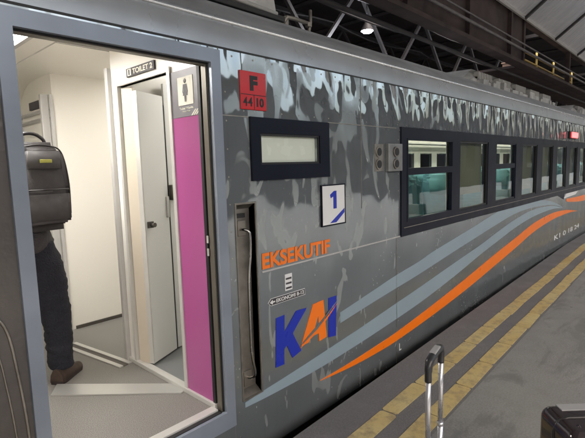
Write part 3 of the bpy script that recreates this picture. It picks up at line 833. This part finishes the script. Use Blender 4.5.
# toilet cell
part(MB().box(1.47, 3.3, 1.03, 1.06, 0, CEIL), 'toilet_wall', M['cream_gloss'])
part(MB().box(3.27, 3.3, .06, 1.03, 0, CEIL), 'toilet_wall', M['cream_gloss'])
part(MB().box(1.505, 3.27, .055, .09, 0, 1.34).box(1.505, 3.27, .055, .09, 1.55, CEIL).box(1.505, 1.75, .055, .09, 1.34, 1.55).box(2.34, 3.27, .055, .09, 1.34, 1.55), 'toilet_wall', M['cream_gloss'])
part(MB().box(1.47, 3.27, .09, 1.03, .001, .006), 'toilet_floor', flat('grey_toilet_floor', (.18, .185, .185), .5))
leaf((1.76, .965), (2.3, 1.02), .02, 1.95, .02, M['doorwhite'], 'inner_panel')
# corridor wall on the far side, return, opposite door
part(MB().box(1.41, 3.3, 2.05, 2.08, 0, CEIL).box(1.41, 1.44, 2.08, 2.9, 0, CEIL), 'corridor_wall', M['cream'])
part(MB().box(1.44, 3.3, 2.035, 2.049, .0, .028, .002), 'corridor_skirting', M['coathook'])
part(MB().box(1.385, 1.409, 2.03, 2.06, 0, 1.98, .004).box(1.325, 1.384, 2.06, 2.10, 0, 1.98, .006), 'corner_post', M['alu_matt'])
od = part(wall_holes(.5, 1.41, 0, 1.9, [(.68, 1.24, .95, 1.7)], 2.82, 2.86), 'opposite_door', M['alu_matt'])
part(MB().box(.68, 1.24, 2.84, 2.845, .95, 1.7), 'pane', M['facwin'], od)
gb = MB()
for xx in (1.05, 1.12, 1.19): gb.tube([(xx, 2.80, .92), (xx, 2.80, 1.75)], .012, 8)
part(gb, 'window_bar', M['alu'], od)
part(MB().box(X0 + .05, 1.41, 2.86, 2.9, 1.9, CEIL).box(X0 + .05, .5, 2.86, 2.9, 0, 1.9), 'inner_lining', M['cream'])
part(MB().box(1.39, 1.408, 2.3, 2.55, 1.90, 1.965), 'small_sign', M['ink_dark'])
rt = MB()
for z_ in (1.865, 1.80): rt.bar((1.39, 2.1, z_), (1.39, 2.80, z_), .02, .02)
part(rt, 'side_door_frame', M['alu_matt'])
# floor tracks and the loose aluminium strip
tk = MB()
tk.box(-.027, .003, 0, .71, .0, .008); tk.box(.045, .075, 0, .71, .0, .008)
o = part(tk, 'floor_track', M['alu']); o.rotation_euler = (0, 0, R(8.8)); o.location = (1.345, 1.0, -BOT + .001)
tk = MB().box(.006, .042, 0, .71, .0, .003); o = part(tk, 'track_groove', M['coathook']); o.rotation_euler = (0, 0, R(8.8)); o.location = (1.345, 1.0, -BOT + .001)
fp = MB(); q = [(.86, .95), (1.395, .36), (1.47, .395), (1.425, .505), (.94, 1.075)]
b = [(x, y, .001) for x, y in q]; t_ = [(x, y, .009) for x, y in q]
fp.face(t_); 
for i in range(5): fp.face([b[i], b[(i + 1) % 5], t_[(i + 1) % 5], t_[i]])
part(fp, 'floor_strip', M['strip'])
# end vestibule wall to the left
part(MB().box(.0, .03, .12, 2.86, 0, CEIL), 'end_partition', M['cream'])

# ------------------------------------------------------------------ saloon
part(MB().box(3.3, 3.33, .06, 2.9, 0, 2.12), 'saloon_partition', M['cream'])
sc = [(.055, 1.9), (.12, 2.02), (.3, 2.12), (.9, 2.2), (1.48, 2.22), (2.06, 2.2), (2.66, 2.12), (2.84, 2.02), (2.905, 1.9)]
part(MB().extr_x(sc, 3.33, 20, True), 'saloon_ceiling', M['cream'])
for y in (1.0, 1.96):
    part(MB().box(3.6, 19.8, y - .05, y + .05, 2.16, 2.19), 'saloon_light', M['tube'])
rk = MB()
for y in (.33, 2.63): rk.box(3.5, 19.8, y - .16, y + .16, 1.72, 1.74)
part(rk, 'luggage_rack', M['alu_matt'])
part(wall_holes(3.33, 20, 0, 1.95, [(a, b, .83, 1.55) for a, b in panes], .052, .058), 'saloon_lining', M['cream'])
part(wall_holes(3.33, 20, 0, 1.95, [(a, b, .83, 1.55) for a, b in panes], 2.9, 2.895), 'saloon_lining', M['cream'])
def seat_mesh():
    mb = MB()
    mb.box(-.24, .24, -.24, .24, .30, .44, .05)
    bm = bmesh.new(); bmesh.ops.create_cube(bm, size=1)
    for v in bm.verts: v.co = (v.co.x * .13, v.co.y * .46, v.co.z * .78)
    bmesh.ops.bevel(bm, geom=bm.edges[:], offset=.055, segments=3, affect='EDGES')
    mb.add(bm, True, Matrix.Translation((-.30, 0, .80)) @ Matrix.Rotation(R(-12), 4, 'Y')); bm.free()
    mb.box(-.2, .2, -.27, -.23, .5, .58, .015)
    mb.box(-.15, .15, -.06, .06, 0, .3)
    return mb
s0 = seat_mesh().build('seat', M['seat'], car)
hc = MB(); bm = bmesh.new(); bmesh.ops.create_cube(bm, size=1)
for v in bm.verts: v.co = (v.co.x * .15, v.co.y * .34, v.co.z * .26)
bmesh.ops.bevel(bm, geom=bm.edges[:], offset=.05, segments=3, affect='EDGES')
hc.add(bm, True, Matrix.Translation((-.355, 0, 1.08)) @ Matrix.Rotation(R(-12), 4, 'Y')); bm.free()
h0 = hc.build('headrest_cover', M['cover'], s0)
first = True
rows = [4.35 + .95 * k for k in range(15)]
for y in (.36, .84, 2.12, 2.6):
    for xx in rows:
        if first: so = s0; first = False
        else:
            so = s0.copy(); C.objects.link(so); so.parent = car
            h_ = h0.copy(); C.objects.link(h_); h_.parent = so
        so.location = (xx, y, -BOT)

exec_late = []
# ------------------------------------------------------------------ person with backpack in the vestibule
M['skinc'] = plain('brown_skin', (.36, .20, .13), .5, 0, .08, 20)
M['hair'] = plain('black_hair', (.012, .01, .01), .5, 0, .3, 60)
M['jacket'] = plain('charcoal_jacket_cloth', (.05, .045, .047), .85, 0, .3, 11, .012)
M['jeans'] = plain('dark_navy_denim', (.011, .012, .020), .85, 0, .4, 9, .012)
M['shoe'] = plain('brown_suede_shoe', (.055, .035, .026), .75, 0, .2, 30)
M['sole'] = plain('dark_shoe_sole', (.03, .02, .018), .7)
M['pack'] = plain('dark_brown_pack_cloth', (.042, .038, .038), .7, 0, .2, 30, .002)
M['packlite'] = plain('grey_pack_cloth', (.06, .055, .055), .6, 0, .2, 30)
M['zip'] = plain('pack_zip', (.02, .018, .018), .4)
M['tagy'] = plain('yellow_pack_tag', (.30, .29, .06), .5)
per = thing('person', 'person in charcoal jacket, navy jeans and brown shoes standing inside the open train door', 'person', (.92, 1.2, 0))
V = lambda x, y, z: (x - .92, y - 1.2, z)
body = {'pel': (V(.90, 1.20, .84), (.10, .08)), 'wst': (V(.89, 1.21, .98), (.09, .07)), 'chs': (V(.875, 1.25, 1.17), (.12, .09)), 'sh': (V(.86, 1.28, 1.30), (.10, .08)),
        'nk': (V(.84, 1.33, 1.365), .05), 'nk2': (V(.81, 1.38, 1.40), .05), 'hd1': (V(.79, 1.41, 1.44), (.070, .078)), 'hd2': (V(.775, 1.43, 1.49), (.076, .092)), 'hd3': (V(.77, 1.435, 1.545), (.06, .075)),
        'rs': (V(1.01, 1.28, 1.29), .055), 're': (V(1.03, 1.34, 1.04), .042), 'rw': (V(.98, 1.55, .99), .028), 'rh': (V(.965, 1.61, .99), (.038, .018)),
        'ls': (V(.71, 1.30, 1.29), .055), 'le': (V(.66, 1.35, 1.04), .042), 'lw': (V(.73, 1.56, .99), .028), 'lh': (V(.75, 1.62, .99), (.038, .018)),
        'rhp': (V(.98, 1.19, .80), .07), 'rk': (V(1.0, 1.18, .46), .06), 'ra': (V(.995, 1.14, .09), .042), 'rb': (V(1.0, 1.13, .05), .04), 'rt': (V(1.08, 1.205, .035), .034),
        'lhp': (V(.815, 1.22, .80), .07), 'lk': (V(.77, 1.30, .46), .06), 'la': (V(.73, 1.36, .09), .042), 'lb': (V(.73, 1.35, .05), .04), 'lt': (V(.70, 1.46, .035), .034)}
bones = [('pel', 'wst'), ('wst', 'chs'), ('chs', 'sh'), ('sh', 'nk'), ('nk', 'nk2'), ('nk2', 'hd1'), ('hd1', 'hd2'), ('hd2', 'hd3'), ('sh', 'rs'), ('rs', 're'), ('re', 'rw'), ('rw', 'rh'),
         ('sh', 'ls'), ('ls', 'le'), ('le', 'lw'), ('lw', 'lh'), ('pel', 'rhp'), ('rhp', 'rk'), ('rk', 'ra'), ('ra', 'rb'), ('rb', 'rt'), ('pel', 'lhp'), ('lhp', 'lk'), ('lk', 'la'), ('la', 'lb'), ('lb', 'lt')]
for s_, side_ in (('r', 1), ('l', -1)):
    hx, hy, hz = body[s_ + 'h'][0]
    for k in range(4):
        off = (k - 1.5) * .018
        L_ = (.062, .07, .066, .05)[k]
        a, b2, c2 = f'{s_}f{k}a', f'{s_}f{k}b', f'{s_}f{k}c'
        body[a] = ((hx + off, hy + .035, hz - .004), .0095); body[b2] = ((hx + off * 1.1, hy + .035 + L_ * .5, hz - .012), .0088); body[c2] = ((hx + off * 1.1, hy + .035 + L_ * .8, hz - .035), .0075)
        bones += [(s_ + 'h', a), (a, b2), (b2, c2)]
    a, b2 = f'{s_}ta', f'{s_}tb'
    body[a] = ((hx - side_ * .035, hy + .005, hz + .004), .011); body[b2] = ((hx - side_ * .045, hy + .045, hz + .002), .009)
    bones += [(s_ + 'h', a), (a, b2)]
bodyo = skin('person_body', body, bones, M['skinc'], None, 'pel', 2)
bodyo.parent = per; bodyo.name = 'body'
# face
fc = MB()
def blob(mb, c_, r3):
    bm = bmesh.new(); bmesh.ops.create_uvsphere(bm, u_segments=14, v_segments=9, radius=1)
    mb.add(bm, True, Matrix.Translation(c_) @ Matrix.Diagonal((*r3, 1))); bm.free()
hx, hy, hz = V(.775, 1.43, 1.49)
blob(fc, (hx - .015, hy + .088, hz - .015), (.012, .02, .02)); blob(fc, (hx + .073, hy + .005, hz - .01), (.012, .02, .03)); blob(fc, (hx - .083, hy - .01, hz - .01), (.012, .02, .03))
fc.build('nose_and_ears', M['skinc'], per)
ey = MB(); blob(ey, (hx - .045, hy + .075, hz + .005), (.013, .01, .008)); blob(ey, (hx + .02, hy + .08, hz + .005), (.013, .01, .008)); ey.build('eyes', M['white'], per)
mo = MB(); blob(mo, (hx - .012, hy + .078, hz - .055), (.024, .01, .007)); mo.build('mouth', plain('lips', (.3, .1, .09), .5), per)
hr = MB(); blob(hr, (hx - .003, hy - .018, hz + .028), (.086, .094, .085)); hr.build('hair', M['hair'], per)
jk = {'a0': (V(.905, 1.195, .84), (.175, .135)), 'a': (V(.90, 1.20, .92), (.175, .135)), 'a2': (V(.895, 1.205, 1.02), (.155, .12)), 'b': (V(.875, 1.25, 1.17), (.16, .12)), 'c': (V(.86, 1.28, 1.30), (.115, .09)), 'd': (V(.84, 1.325, 1.36), .06),
      'rs': (V(1.01, 1.28, 1.28), .07), 're': (V(1.03, 1.34, 1.04), .058), 'rw': (V(.985, 1.53, .99), .043),
      'ls': (V(.71, 1.30, 1.28), .07), 'le': (V(.66, 1.35, 1.04), .058), 'lw': (V(.725, 1.54, .99), .043)}
skin('jacket', jk, [('a0', 'a'), ('a', 'a2'), ('a2', 'b'), ('b', 'c'), ('c', 'd'), ('c', 'rs'), ('rs', 're'), ('re', 'rw'), ('c', 'ls'), ('ls', 'le'), ('le', 'lw')], M['jacket'], per, 'a0', 3, .012)
jn = {'p0': (V(.90, 1.20, .99), (.14, .11)), 'p': (V(.90, 1.20, .90), (.15, .12)), 'r0': (V(.975, 1.185, .79), .115), 'r1': (V(.995, 1.18, .66), .115), 'r1b': (V(.988, 1.19, .56), .100), 'rk': (V(1.005, 1.17, .46), .102), 'r2': (V(1.01, 1.165, .33), .090), 'r3': (V(.998, 1.15, .22), .088), 'ra': (V(1.0, 1.14, .14), .080), 'rb': (V(.995, 1.14, .06), .086),
      'l0': (V(.81, 1.22, .80), .105), 'lk': (V(.77, 1.30, .46), .083), 'la': (V(.73, 1.36, .13), .07), 'lb': (V(.73, 1.36, .075), .072)}
skin('jeans', jn, [('p0', 'p'), ('p', 'r0'), ('r0', 'r1'), ('r1', 'r1b'), ('r1b', 'rk'), ('rk', 'r2'), ('r2', 'r3'), ('r3', 'ra'), ('ra', 'rb'), ('p', 'l0'), ('l0', 'lk'), ('lk', 'la'), ('la', 'lb')], M['jeans'], per, 'p0', 3, .011)
def shoe(hx_, hy_, ang):
    e = bpy.data.objects.new('shoe', None)
    prof = [(-.04, .048, .095), (0, .052, .10), (.06, .050, .088), (.12, .049, .07), (.18, .050, .052), (.22, .044, .045), (.25, .028, .034)]
    up = MB(); n = 12
    for x_, w_, h_ in prof:
        up.v += [(x_, w_ * math.cos(2 * math.pi * k / n), .012 + max(0, math.sin(2 * math.pi * k / n)) * h_) for k in range(n)]
    for i in range(len(prof) - 1):
        for k in range(n): up.f.append((i * n + k, i * n + (k + 1) % n, (i + 1) * n + (k + 1) % n, (i + 1) * n + k)); up.sm.append(True)
    up.f.append(tuple(range(n))); up.sm.append(False); b = (len(prof) - 1) * n; up.f.append(tuple(b + k for k in range(n))); up.sm.append(False)
    o = up.build('shoe', M['shoe'], per); o.location = V(hx_, hy_, 0); o.rotation_euler = (0, 0, ang); o.scale = (.88, .95, .95)
    so_ = MB(); pl_ = [(-.045, .04), (-.05, 0), (-.045, -.04), (0, -.052), (.1, -.05), (.2, -.05), (.245, -.03), (.26, 0), (.245, .03), (.2, .05), (.1, .05), (0, .052)]
    so_.f.append(tuple(range(12))); so_.sm.append(False); so_.f.append(tuple(range(12, 24))); so_.sm.append(False)
    so_.v = [(x_, y_, .022) for x_, y_ in pl_] + [(x_, y_, .001) for x_, y_ in pl_]
    for i in range(12): so_.f.append((i, (i + 1) % 12, 12 + (i + 1) % 12, 12 + i)); so_.sm.append(False)
    so_.build('sole', M['sole'], o)
shoe(.972, 1.105, R(38)); shoe(.735, 1.33, R(100))

# backpack
bp = thing('backpack', 'dark backpack with top loop and yellow tag worn by the person inside the train door', 'backpack', (.925, 1.08, 1.0), R(4))
def rbox(name, x0, x1, y0, y1, z0_, z1_, bev, mat, parent, taper=1, seg=4):
    bm = bmesh.new(); bmesh.ops.create_cube(bm, size=1)
    bmesh.ops.subdivide_edges(bm, edges=bm.edges[:], cuts=1, use_grid_fill=True)
    for v in bm.verts:
        tz = v.co.z + .5; k = 1 - (1 - taper) * max(0, tz - .5) * 2
        v.co = ((x0 + x1) / 2 + v.co.x * (x1 - x0) * k, (y0 + y1) / 2 + v.co.y * (y1 - y0) * (1 if tz < .9 else .8), z0_ + tz * (z1_ - z0_))
    es = [e for e in bm.edges if e.calc_face_angle(0) > .4]
    bmesh.ops.bevel(bm, geom=es, offset=bev, segments=seg, affect='EDGES')
    mb = MB().add(bm, True); bm.free(); return mb.build(name, mat, parent)
rbox('main_compartment', -.175, .175, -.10, .10, .0, .535, .05, M['pack'], bp, .84)
rbox('front_compartment', -.15, .15, -.15, -.07, .04, .50, .04, M['pack'], bp, .82)
rbox('front_pocket', -.135, .135, -.172, -.12, .05, .25, .025, M['packlite'], bp, 1)
rbox('top_panel', -.105, .105, -.158, -.12, .36, .49, .015, M['packlite'], bp, .9)
hd = MB().tube(catmull([(-.085, .02, .52), (-.075, .02, .555), (-.03, .02, .585), (.03, .02, .585), (.075, .02, .555), (.085, .02, .52)], 6), .011, 8); hd.build('top_loop', M['zip'], bp)
zz = MB().tube(catmull([(-.148, -.112, .1), (-.15, -.112, .3), (-.12, -.112, .47), (-.05, -.112, .508), (.05, -.112, .508), (.12, -.112, .47), (.15, -.112, .3), (.148, -.112, .1)], 6), .005, 6)
zz.tube([(-.12, -.172, .252), (.12, -.172, .252)], .005, 6); zz.build('zip', M['zip'], bp)
MB().box(-.025, .040, -.168, -.157, .408, .428, .003).build('yellow_tag', M['tagy'], bp)
for s_ in (-1, 1):
    MB().tube(catmull([(s_ * .09, .09, .5), (s_ * .10, .20, .42 - .06), (s_ * .12, .28, .25), (s_ * .13, .2, .1), (s_ * .12, .09, .04)], 5), .016, 8).build('shoulder_strap', M['zip'], bp)

# ------------------------------------------------------------------ suitcases on the platform
s = NT('glossy_brown_shell')
M['shell'] = s.set(col=s.ramp(s.noise(3, 3), [(.3, (.022, .015, .016)), (.7, (.035, .023, .024))]), rough=.16, metal=.25, normal=s.bump(s.noise(7, 2), .004), coat=.5)
M['silverrod'] = plain('silver_tube', (.60, .60, .62), .28, .75, .05, 20)
M['gripb'] = plain('black_grip', (.02, .02, .022), .35)
M['gripg'] = plain('grey_grip_button', (.3, .3, .3), .3)
M['clothcase'] = plain('dark_grey_suitcase_cloth', (.05, .05, .06), .8, 0, .2, 30, .002)
def round_box(half, r_, c_=(0, 0, 0), n=6):
    mb = MB()
    def axis(h): return [-h + r_ * k / n for k in range(n + 1)] + [0] + [h - r_ + r_ * k / n for k in range(n + 1)]
    for ax in range(3):
        u_, w_ = [a for a in range(3) if a != ax]
        U, Wd = axis(half[u_]), axis(half[w_])
        for sg in (-1, 1):
            b = len(mb.v)
            for a in U:
                for d in Wd:
                    p = [0, 0, 0]; p[ax] = sg * half[ax]; p[u_] = a; p[w_] = d
                    q = [max(-(half[i] - r_), min(half[i] - r_, p[i])) for i in range(3)]
                    dv = Vector(p) - Vector(q); dv = dv.normalized() * r_
                    mb.v.append(tuple(Vector(q) + dv + Vector(c_)))
            m_ = len(Wd)
            for i in range(len(U) - 1):
                for j in range(m_ - 1):
                    f = (b + i * m_ + j, b + (i + 1) * m_ + j, b + (i + 1) * m_ + j + 1, b + i * m_ + j + 1)
                    mb.f.append(f if (sg > 0) != (ax == 1) else f[::-1]); mb.sm.append(True)
    return mb
def suitcase(label, loc, rz, W_, D_, H_, mat, ext, ribs=True):
    t = thing('suitcase', label, 'suitcase', loc, rz)
    round_box((W_ / 2, D_ / 2, H_ / 2), .045, (0, 0, .055 + H_ / 2)).build('shell', mat, t)
    rb = MB()
    if ribs:
        n = 6
        for k in range(n):
            xx = -W_ / 2 + .06 + (W_ - .12) * k / (n - 1)
            rb.tube(catmull([(xx, -D_ / 2 - .001, .12), (xx, -D_ / 2 - .003, H_ - .02), (xx, -D_ / 2 + .028, H_ + .035), (xx, -D_ / 2 + .07, H_ + .056)], 5), .005, 8)
        rb.build('rib', mat, t)
    zp_ = MB(); pr = .052
    ring = [(-W_ / 2 + pr, .055 - .0), (W_ / 2 - pr, .055), (W_ / 2 - .012, .07), (W_ / 2, .11), (W_ / 2, H_ + .003), (W_ / 2 - .014, H_ + .042), (W_ / 2 - pr, H_ + .056), (-W_ / 2 + pr, H_ + .056), (-W_ / 2 + .014, H_ + .042), (-W_ / 2, H_ + .003), (-W_ / 2, .11), (-W_ / 2 + .012, .07), (-W_ / 2 + pr, .055)]
    zp_.tube([(x_, 0, z_) for x_, z_ in ring], .006, 6); zp_.build('zip', M['zip'], t)
    hb = MB().box(-W_ / 2 + .06, W_ / 2 - .06, D_ / 2 - .07, D_ / 2 - .025, H_ + .052, H_ + .058, .002); hb.build('handle_housing', M['gripg'], t)
    for sx in (-1, 1):
        for sy in (-1, 1):
            wl = MB(); c_ = Vector((sx * (W_ / 2 - .05), sy * (D_ / 2 - .04), .028)); wl.tube([c_ + Vector((-.012, 0, 0)), c_ + Vector((.012, 0, 0))], .028, 14)
            wl.box(c_.x - .02, c_.x + .02, c_.y - .015, c_.y + .015, .03, .06, .004); wl.build('wheel', M['gripb'], t)
    if ext == 0: return t
    hw = .067; y_ = D_ / 2 - .047
    for sx in (-1, 1):
        rd = MB()
        rd.tube([(sx * hw, y_, H_ + .04), (sx * hw, y_, H_ + .06 + ext * .43)], .0088, 10)
        rd.tube([(sx * hw, y_, H_ + .06 + ext * .43), (sx * hw, y_, H_ + .07 + ext - .04)], .0076, 10)
        rd.tube([(sx * hw, y_, H_ + .052 + ext * .43), (sx * hw, y_, H_ + .064 + ext * .43)], .0098, 10)
        rd.build('handle_tube', M['silverrod'], t)
    zt = H_ + .07 + ext
    gp_ = MB().tube(catmull([(-hw, y_, zt - .058), (-hw, y_, zt - .026), (-hw * .86, y_, zt - .006), (-hw * .5, y_, zt), (hw * .5, y_, zt), (hw * .86, y_, zt - .006), (hw, y_, zt - .026), (hw, y_, zt - .054)], 5), [.0098] * 5 + [.0108] * 5 + [.0118] * 16 + [.0108] * 5 + [.0098] * 5, 12)
    gp_.build('grip', M['gripb'], t)
    MB().box(-.03, .03, y_ - .009, y_ + .009, zt + .006, zt + .0135, .003).build('grip_button', M['gripg'], t)
    return t
suitcase('dark suitcase with raised silver trolley handle standing by the yellow lines', (1.192, -1.407, ZP), R(10.4), .36, .2, .5, M['clothcase'], .42, False)
suitcase('glossy dark brown hard shell suitcase at the lower right', (1.965, -1.655, ZP), R(-46.8), .36, .24, .50, M['shell'], .0, True)

# ------------------------------------------------------------------ station shed
canopy = thing('platform_canopy', 'grey corrugated canopy roof sloping up above the platform', 'canopy', (0, 0, 4.0))
def cpart(mb, name, mat, parent=None):
    o = mb.build(name, mat, parent or canopy)
    if parent is None: o.location = (0, 0, -4.0)
    return o
ER, RD, EL = (1.35, 4.5), (-2.3, 7.24), (-6.5, 4.35)  # EL, the unseen eave, is set low to narrow the reflected sky
rs = MB()
rs.face([(-40, *ER), (90, *ER), (90, *RD), (-40, *RD)]); rs.face([(-40, *RD), (90, *RD), (90, *EL), (-40, *EL)])
cpart(rs, 'roof_sheet', M['corrug'])
rf = MB(); x = 11.18 - 2.58 * 8
while x < 62:
    for (a, b) in ((ER, RD), (RD, EL)):
        rf = MB(); rf.bar((x, a[0], a[1] - .05), (x, b[0], b[1] - .05), .05, .08); cpart(rf, 'rafter', M['darksteel'])
    x += 2.58
cpart(MB().box(-40, 90, 1.34, 1.38, 4.44, 4.52), 'eave_beam', M['alu_matt'])
gd = thing('girder', 'deep rusty brown steel girder running above the train', 'girder', (0, 1.5, 3.5))
def gpart(mb, name, mat):
    o = mb.build(name, mat, gd); o.location = (0, -1.5, -3.5); return o
gpart(MB().box(-40, 11.4, 1.46, 1.50, 3.55, 4.6), 'web_plate', M['rust'])
for zz in (3.48, 4.5): gpart(MB().box(-40, 60, 1.36, 1.6, zz, zz + .07), 'flange', M['rust'])
x = -9.4
while x < 11: gpart(MB().box(x, x + .08, 1.38, 1.46, 3.55, 4.5), 'stiffener', M['rust']); x += 2.2
x = 11.4
while x < 40: gpart(MB().box(x, x + .1, 1.42, 1.54, 3.55, 4.5), 'post', M['rust']); x += 4.4
hr_ = thing('walkway_railing', 'yellow handrail of the walkway beside the brown girder', 'railing', (11.5, 1.9, 3.55))
hl = MB()
for z in (3.95, 4.15): hl.tube([(11.8, 1.9, z), (18.5, 1.9, z)], .025, 6)
o = hl.build('handrail', M['yellowrail'], hr_); o.location = (-11.5, -1.9, -3.55)
for xx in (12.5, 14.2, 16.0, 18.4):
    o = MB().tube([(xx, 1.9, 3.56), (xx, 1.9, 4.3)], .03, 6).build('post', M['yellowrail'], hr_); o.location = (-11.5, -1.9, -3.55)
MB().box(11.5, 60, 1.63, 2.6, 3.49, 3.545).build('walkway_deck', M['rust'])
tag(bpy.data.objects['walkway_deck'], 'rusty deck of the high walkway under the canopy', 'walkway')
# trusses beyond
for k, (yy, zt, zb, sft) in enumerate(((4.0, 5.15, 3.5, 0), (7.6, 5.9, 4.3, 1.3))):
    tt = thing('roof_truss', ('dark zigzag roof truss just behind the carriage roof', 'dark zigzag roof truss farther back in the shed')[k], 'truss', (0, yy, zb), 0, 'roof trusses over the far tracks')
    ch = MB()
    for z in (zt, zb): ch.box(-30, 80, -.06, .06, z - zb - .06, z - zb + .06)
    ch.build('chord', M['darksteel'], tt)
    dg_ = MB(); x = -28.9 + sft; up = True
    while x < 78:
        a, b = (0, zt - zb) if up else (zt - zb, 0)
        dg_.bar((x, 0, a), (x + 1.5, 0, b), .07, .07); up = not up; x += 1.5
    dg_.build('web_bars', M['darksteel'], tt)
    x = -.4 + sft; up = True
    while x < 28 and k == 0:
        z_ = zt - zb if up else 0; MB().box(x - .13, x + .13, -.02, .02, z_ - .14, z_ + .14).build('gusset', M['darksteel'], tt); up = not up; x += 1.5
for k in range(9):
    xx = -20 + 9 * k
    cr = MB(); cr.box(xx - .08, xx + .08, 1.62, 11.9, 5.95, 6.1)
    for j in range(5): cr.bar((xx, 2 + j * 2, 5.2), (xx, 3 + j * 2, 5.95), .06, .06)
    cr.box(xx - .05, xx + .05, 1.62, 11.9, 5.15, 5.25)
    tag(cr.build('cross_beam', M['darksteel']), 'sooty cross beam under the dark shed roof', 'beam', 'cross beams under the shed roof')
tag(MB().box(-40, 90, 1.6, 12, 6.3, 6.4).build('shed_roof', M['darkroof']), 'sooty dark roof of the shed over the far tracks', 'roof')
tag(MB().box(-40, 90, 12, 12.3, -1.49, 6.3).build('shed_wall', M['darkroof']), 'dark back wall of the shed beyond the tracks', 'wall')
# unseen canopy columns on the camera side, added to vary the reflections
for k in range(10):
    xx = -18.5 + 7.74 * k
    t = thing('reflection_column', 'steel canopy column standing on the platform behind the viewer', 'column', (xx, -4.6, ZP), 0, 'canopy columns')  # unseen column, added for the reflections
    MB().box(-.1, .1, -.1, .1, 0, 5.95, .01).build('shaft', M['darksteel'], t)
    MB().box(-.22, .22, -.22, .22, 0, .3, .02).build('base', M['concrete'], t)
# unseen building with dark windows, added to shape the carriage reflections
bld = thing('reflection_building', 'brown station building with dark windows across the tracks', 'building', (0, -15, -1.5))  # unseen building, added for the reflections
MB().box(-60, 90, -4, 0, 0, 6.3).build('wall', M['refl_facade'], bld)
MB().box(-60, 90, -4.3, .5, 6.3, 6.5).build('roof', M['darksteel'], bld)
wn = 0
for k in range(30):
    xx = -50 + k * 4.6
    MB().box(xx, xx + 1.9, -.01, .03, 1.9, 4.6).build('window', M['facwin'], bld)
for k, (yy, zz, rr_, sag) in enumerate(((1.28, 3.72, .028, 0), (1.30, 3.86, .018, 0), (1.70, 3.35, .035, 0), (2.6, 3.9, .02, .12), (3.2, 4.6, .015, .18), (5.2, 4.9, .02, .2))):
    pts = []; x = -20.0
    while x < 62:
        pts.append((x, yy, zz - (sag * (1 - ((x % 4.5) / 2.25 - 1) ** 2)))); x += .75
    lab = ['grey service pipe clipped low along the brown girder', 'thin conduit clipped above the pipe on the brown girder', 'thick dark pipe hanging just under the walkway',
           'sagging black cable just behind the brown girder', 'sagging black cable near the glowing lamp', 'sagging black cable far back in the shed'][k]
    tag(MB().tube(pts, rr_, 6).build('service_pipe' if k < 3 else 'overhead_cable', M['pipegrey'] if k < 2 else M['darksteel']), lab, 'pipe' if k < 3 else 'cable')
for k in range(22):
    xx = -10 + 2.6 * k
    MBp = MB().bar((xx, 1.7, 6.25), (xx + .0, 11.9, 6.25), .08, .1)
    tag(MBp.build('roof_purlin', M['darksteel']), 'dark purlin under the sooty shed roof', 'purlin', 'purlins under the shed roof')
sbx = thing('switch_box', 'beige cabinet with a lid standing on the high walkway by the yellow handrail', 'cabinet', (13.3, 2.2, 3.546))
MB().box(-.5, .5, -.15, .15, 0, .32, .02).build('cabinet_body', M['boxbeige'], sbx); MB().box(-.52, .52, -.17, .17, .32, .35, .01).build('lid', M['boxbeige'], sbx)
# high-bay lamp glowing among the trusses
hb = thing('high_bay_lamp', 'glowing white high-bay lamp hanging from the dark trusses', 'lamp', (7.95, 3.35, 4.0))
o = lathe([(.02, .30), (.04, .28), (.05, .16), (.13, .02), (.125, .0)], 20).build('lamp_shade', M['darksteel'], hb)
lathe([(.0, -.05), (.08, -.03), (.115, .01)], 18).build('glass', M['highbay'], hb)
MB().tube([(0, 0, .28), (0, 0, 2.2)], .01, 6).build('cord', M['black'], hb)
ld = bpy.data.lights.new('high_bay_light', 'POINT'); ld.energy = 30; ld.shadow_soft_size = .15; ld.color = (.9, .95, 1)
lo = bpy.data.objects.new('high_bay_light', ld); C.objects.link(lo); lo.parent = hb; lo.location = (0, 0, -.12)
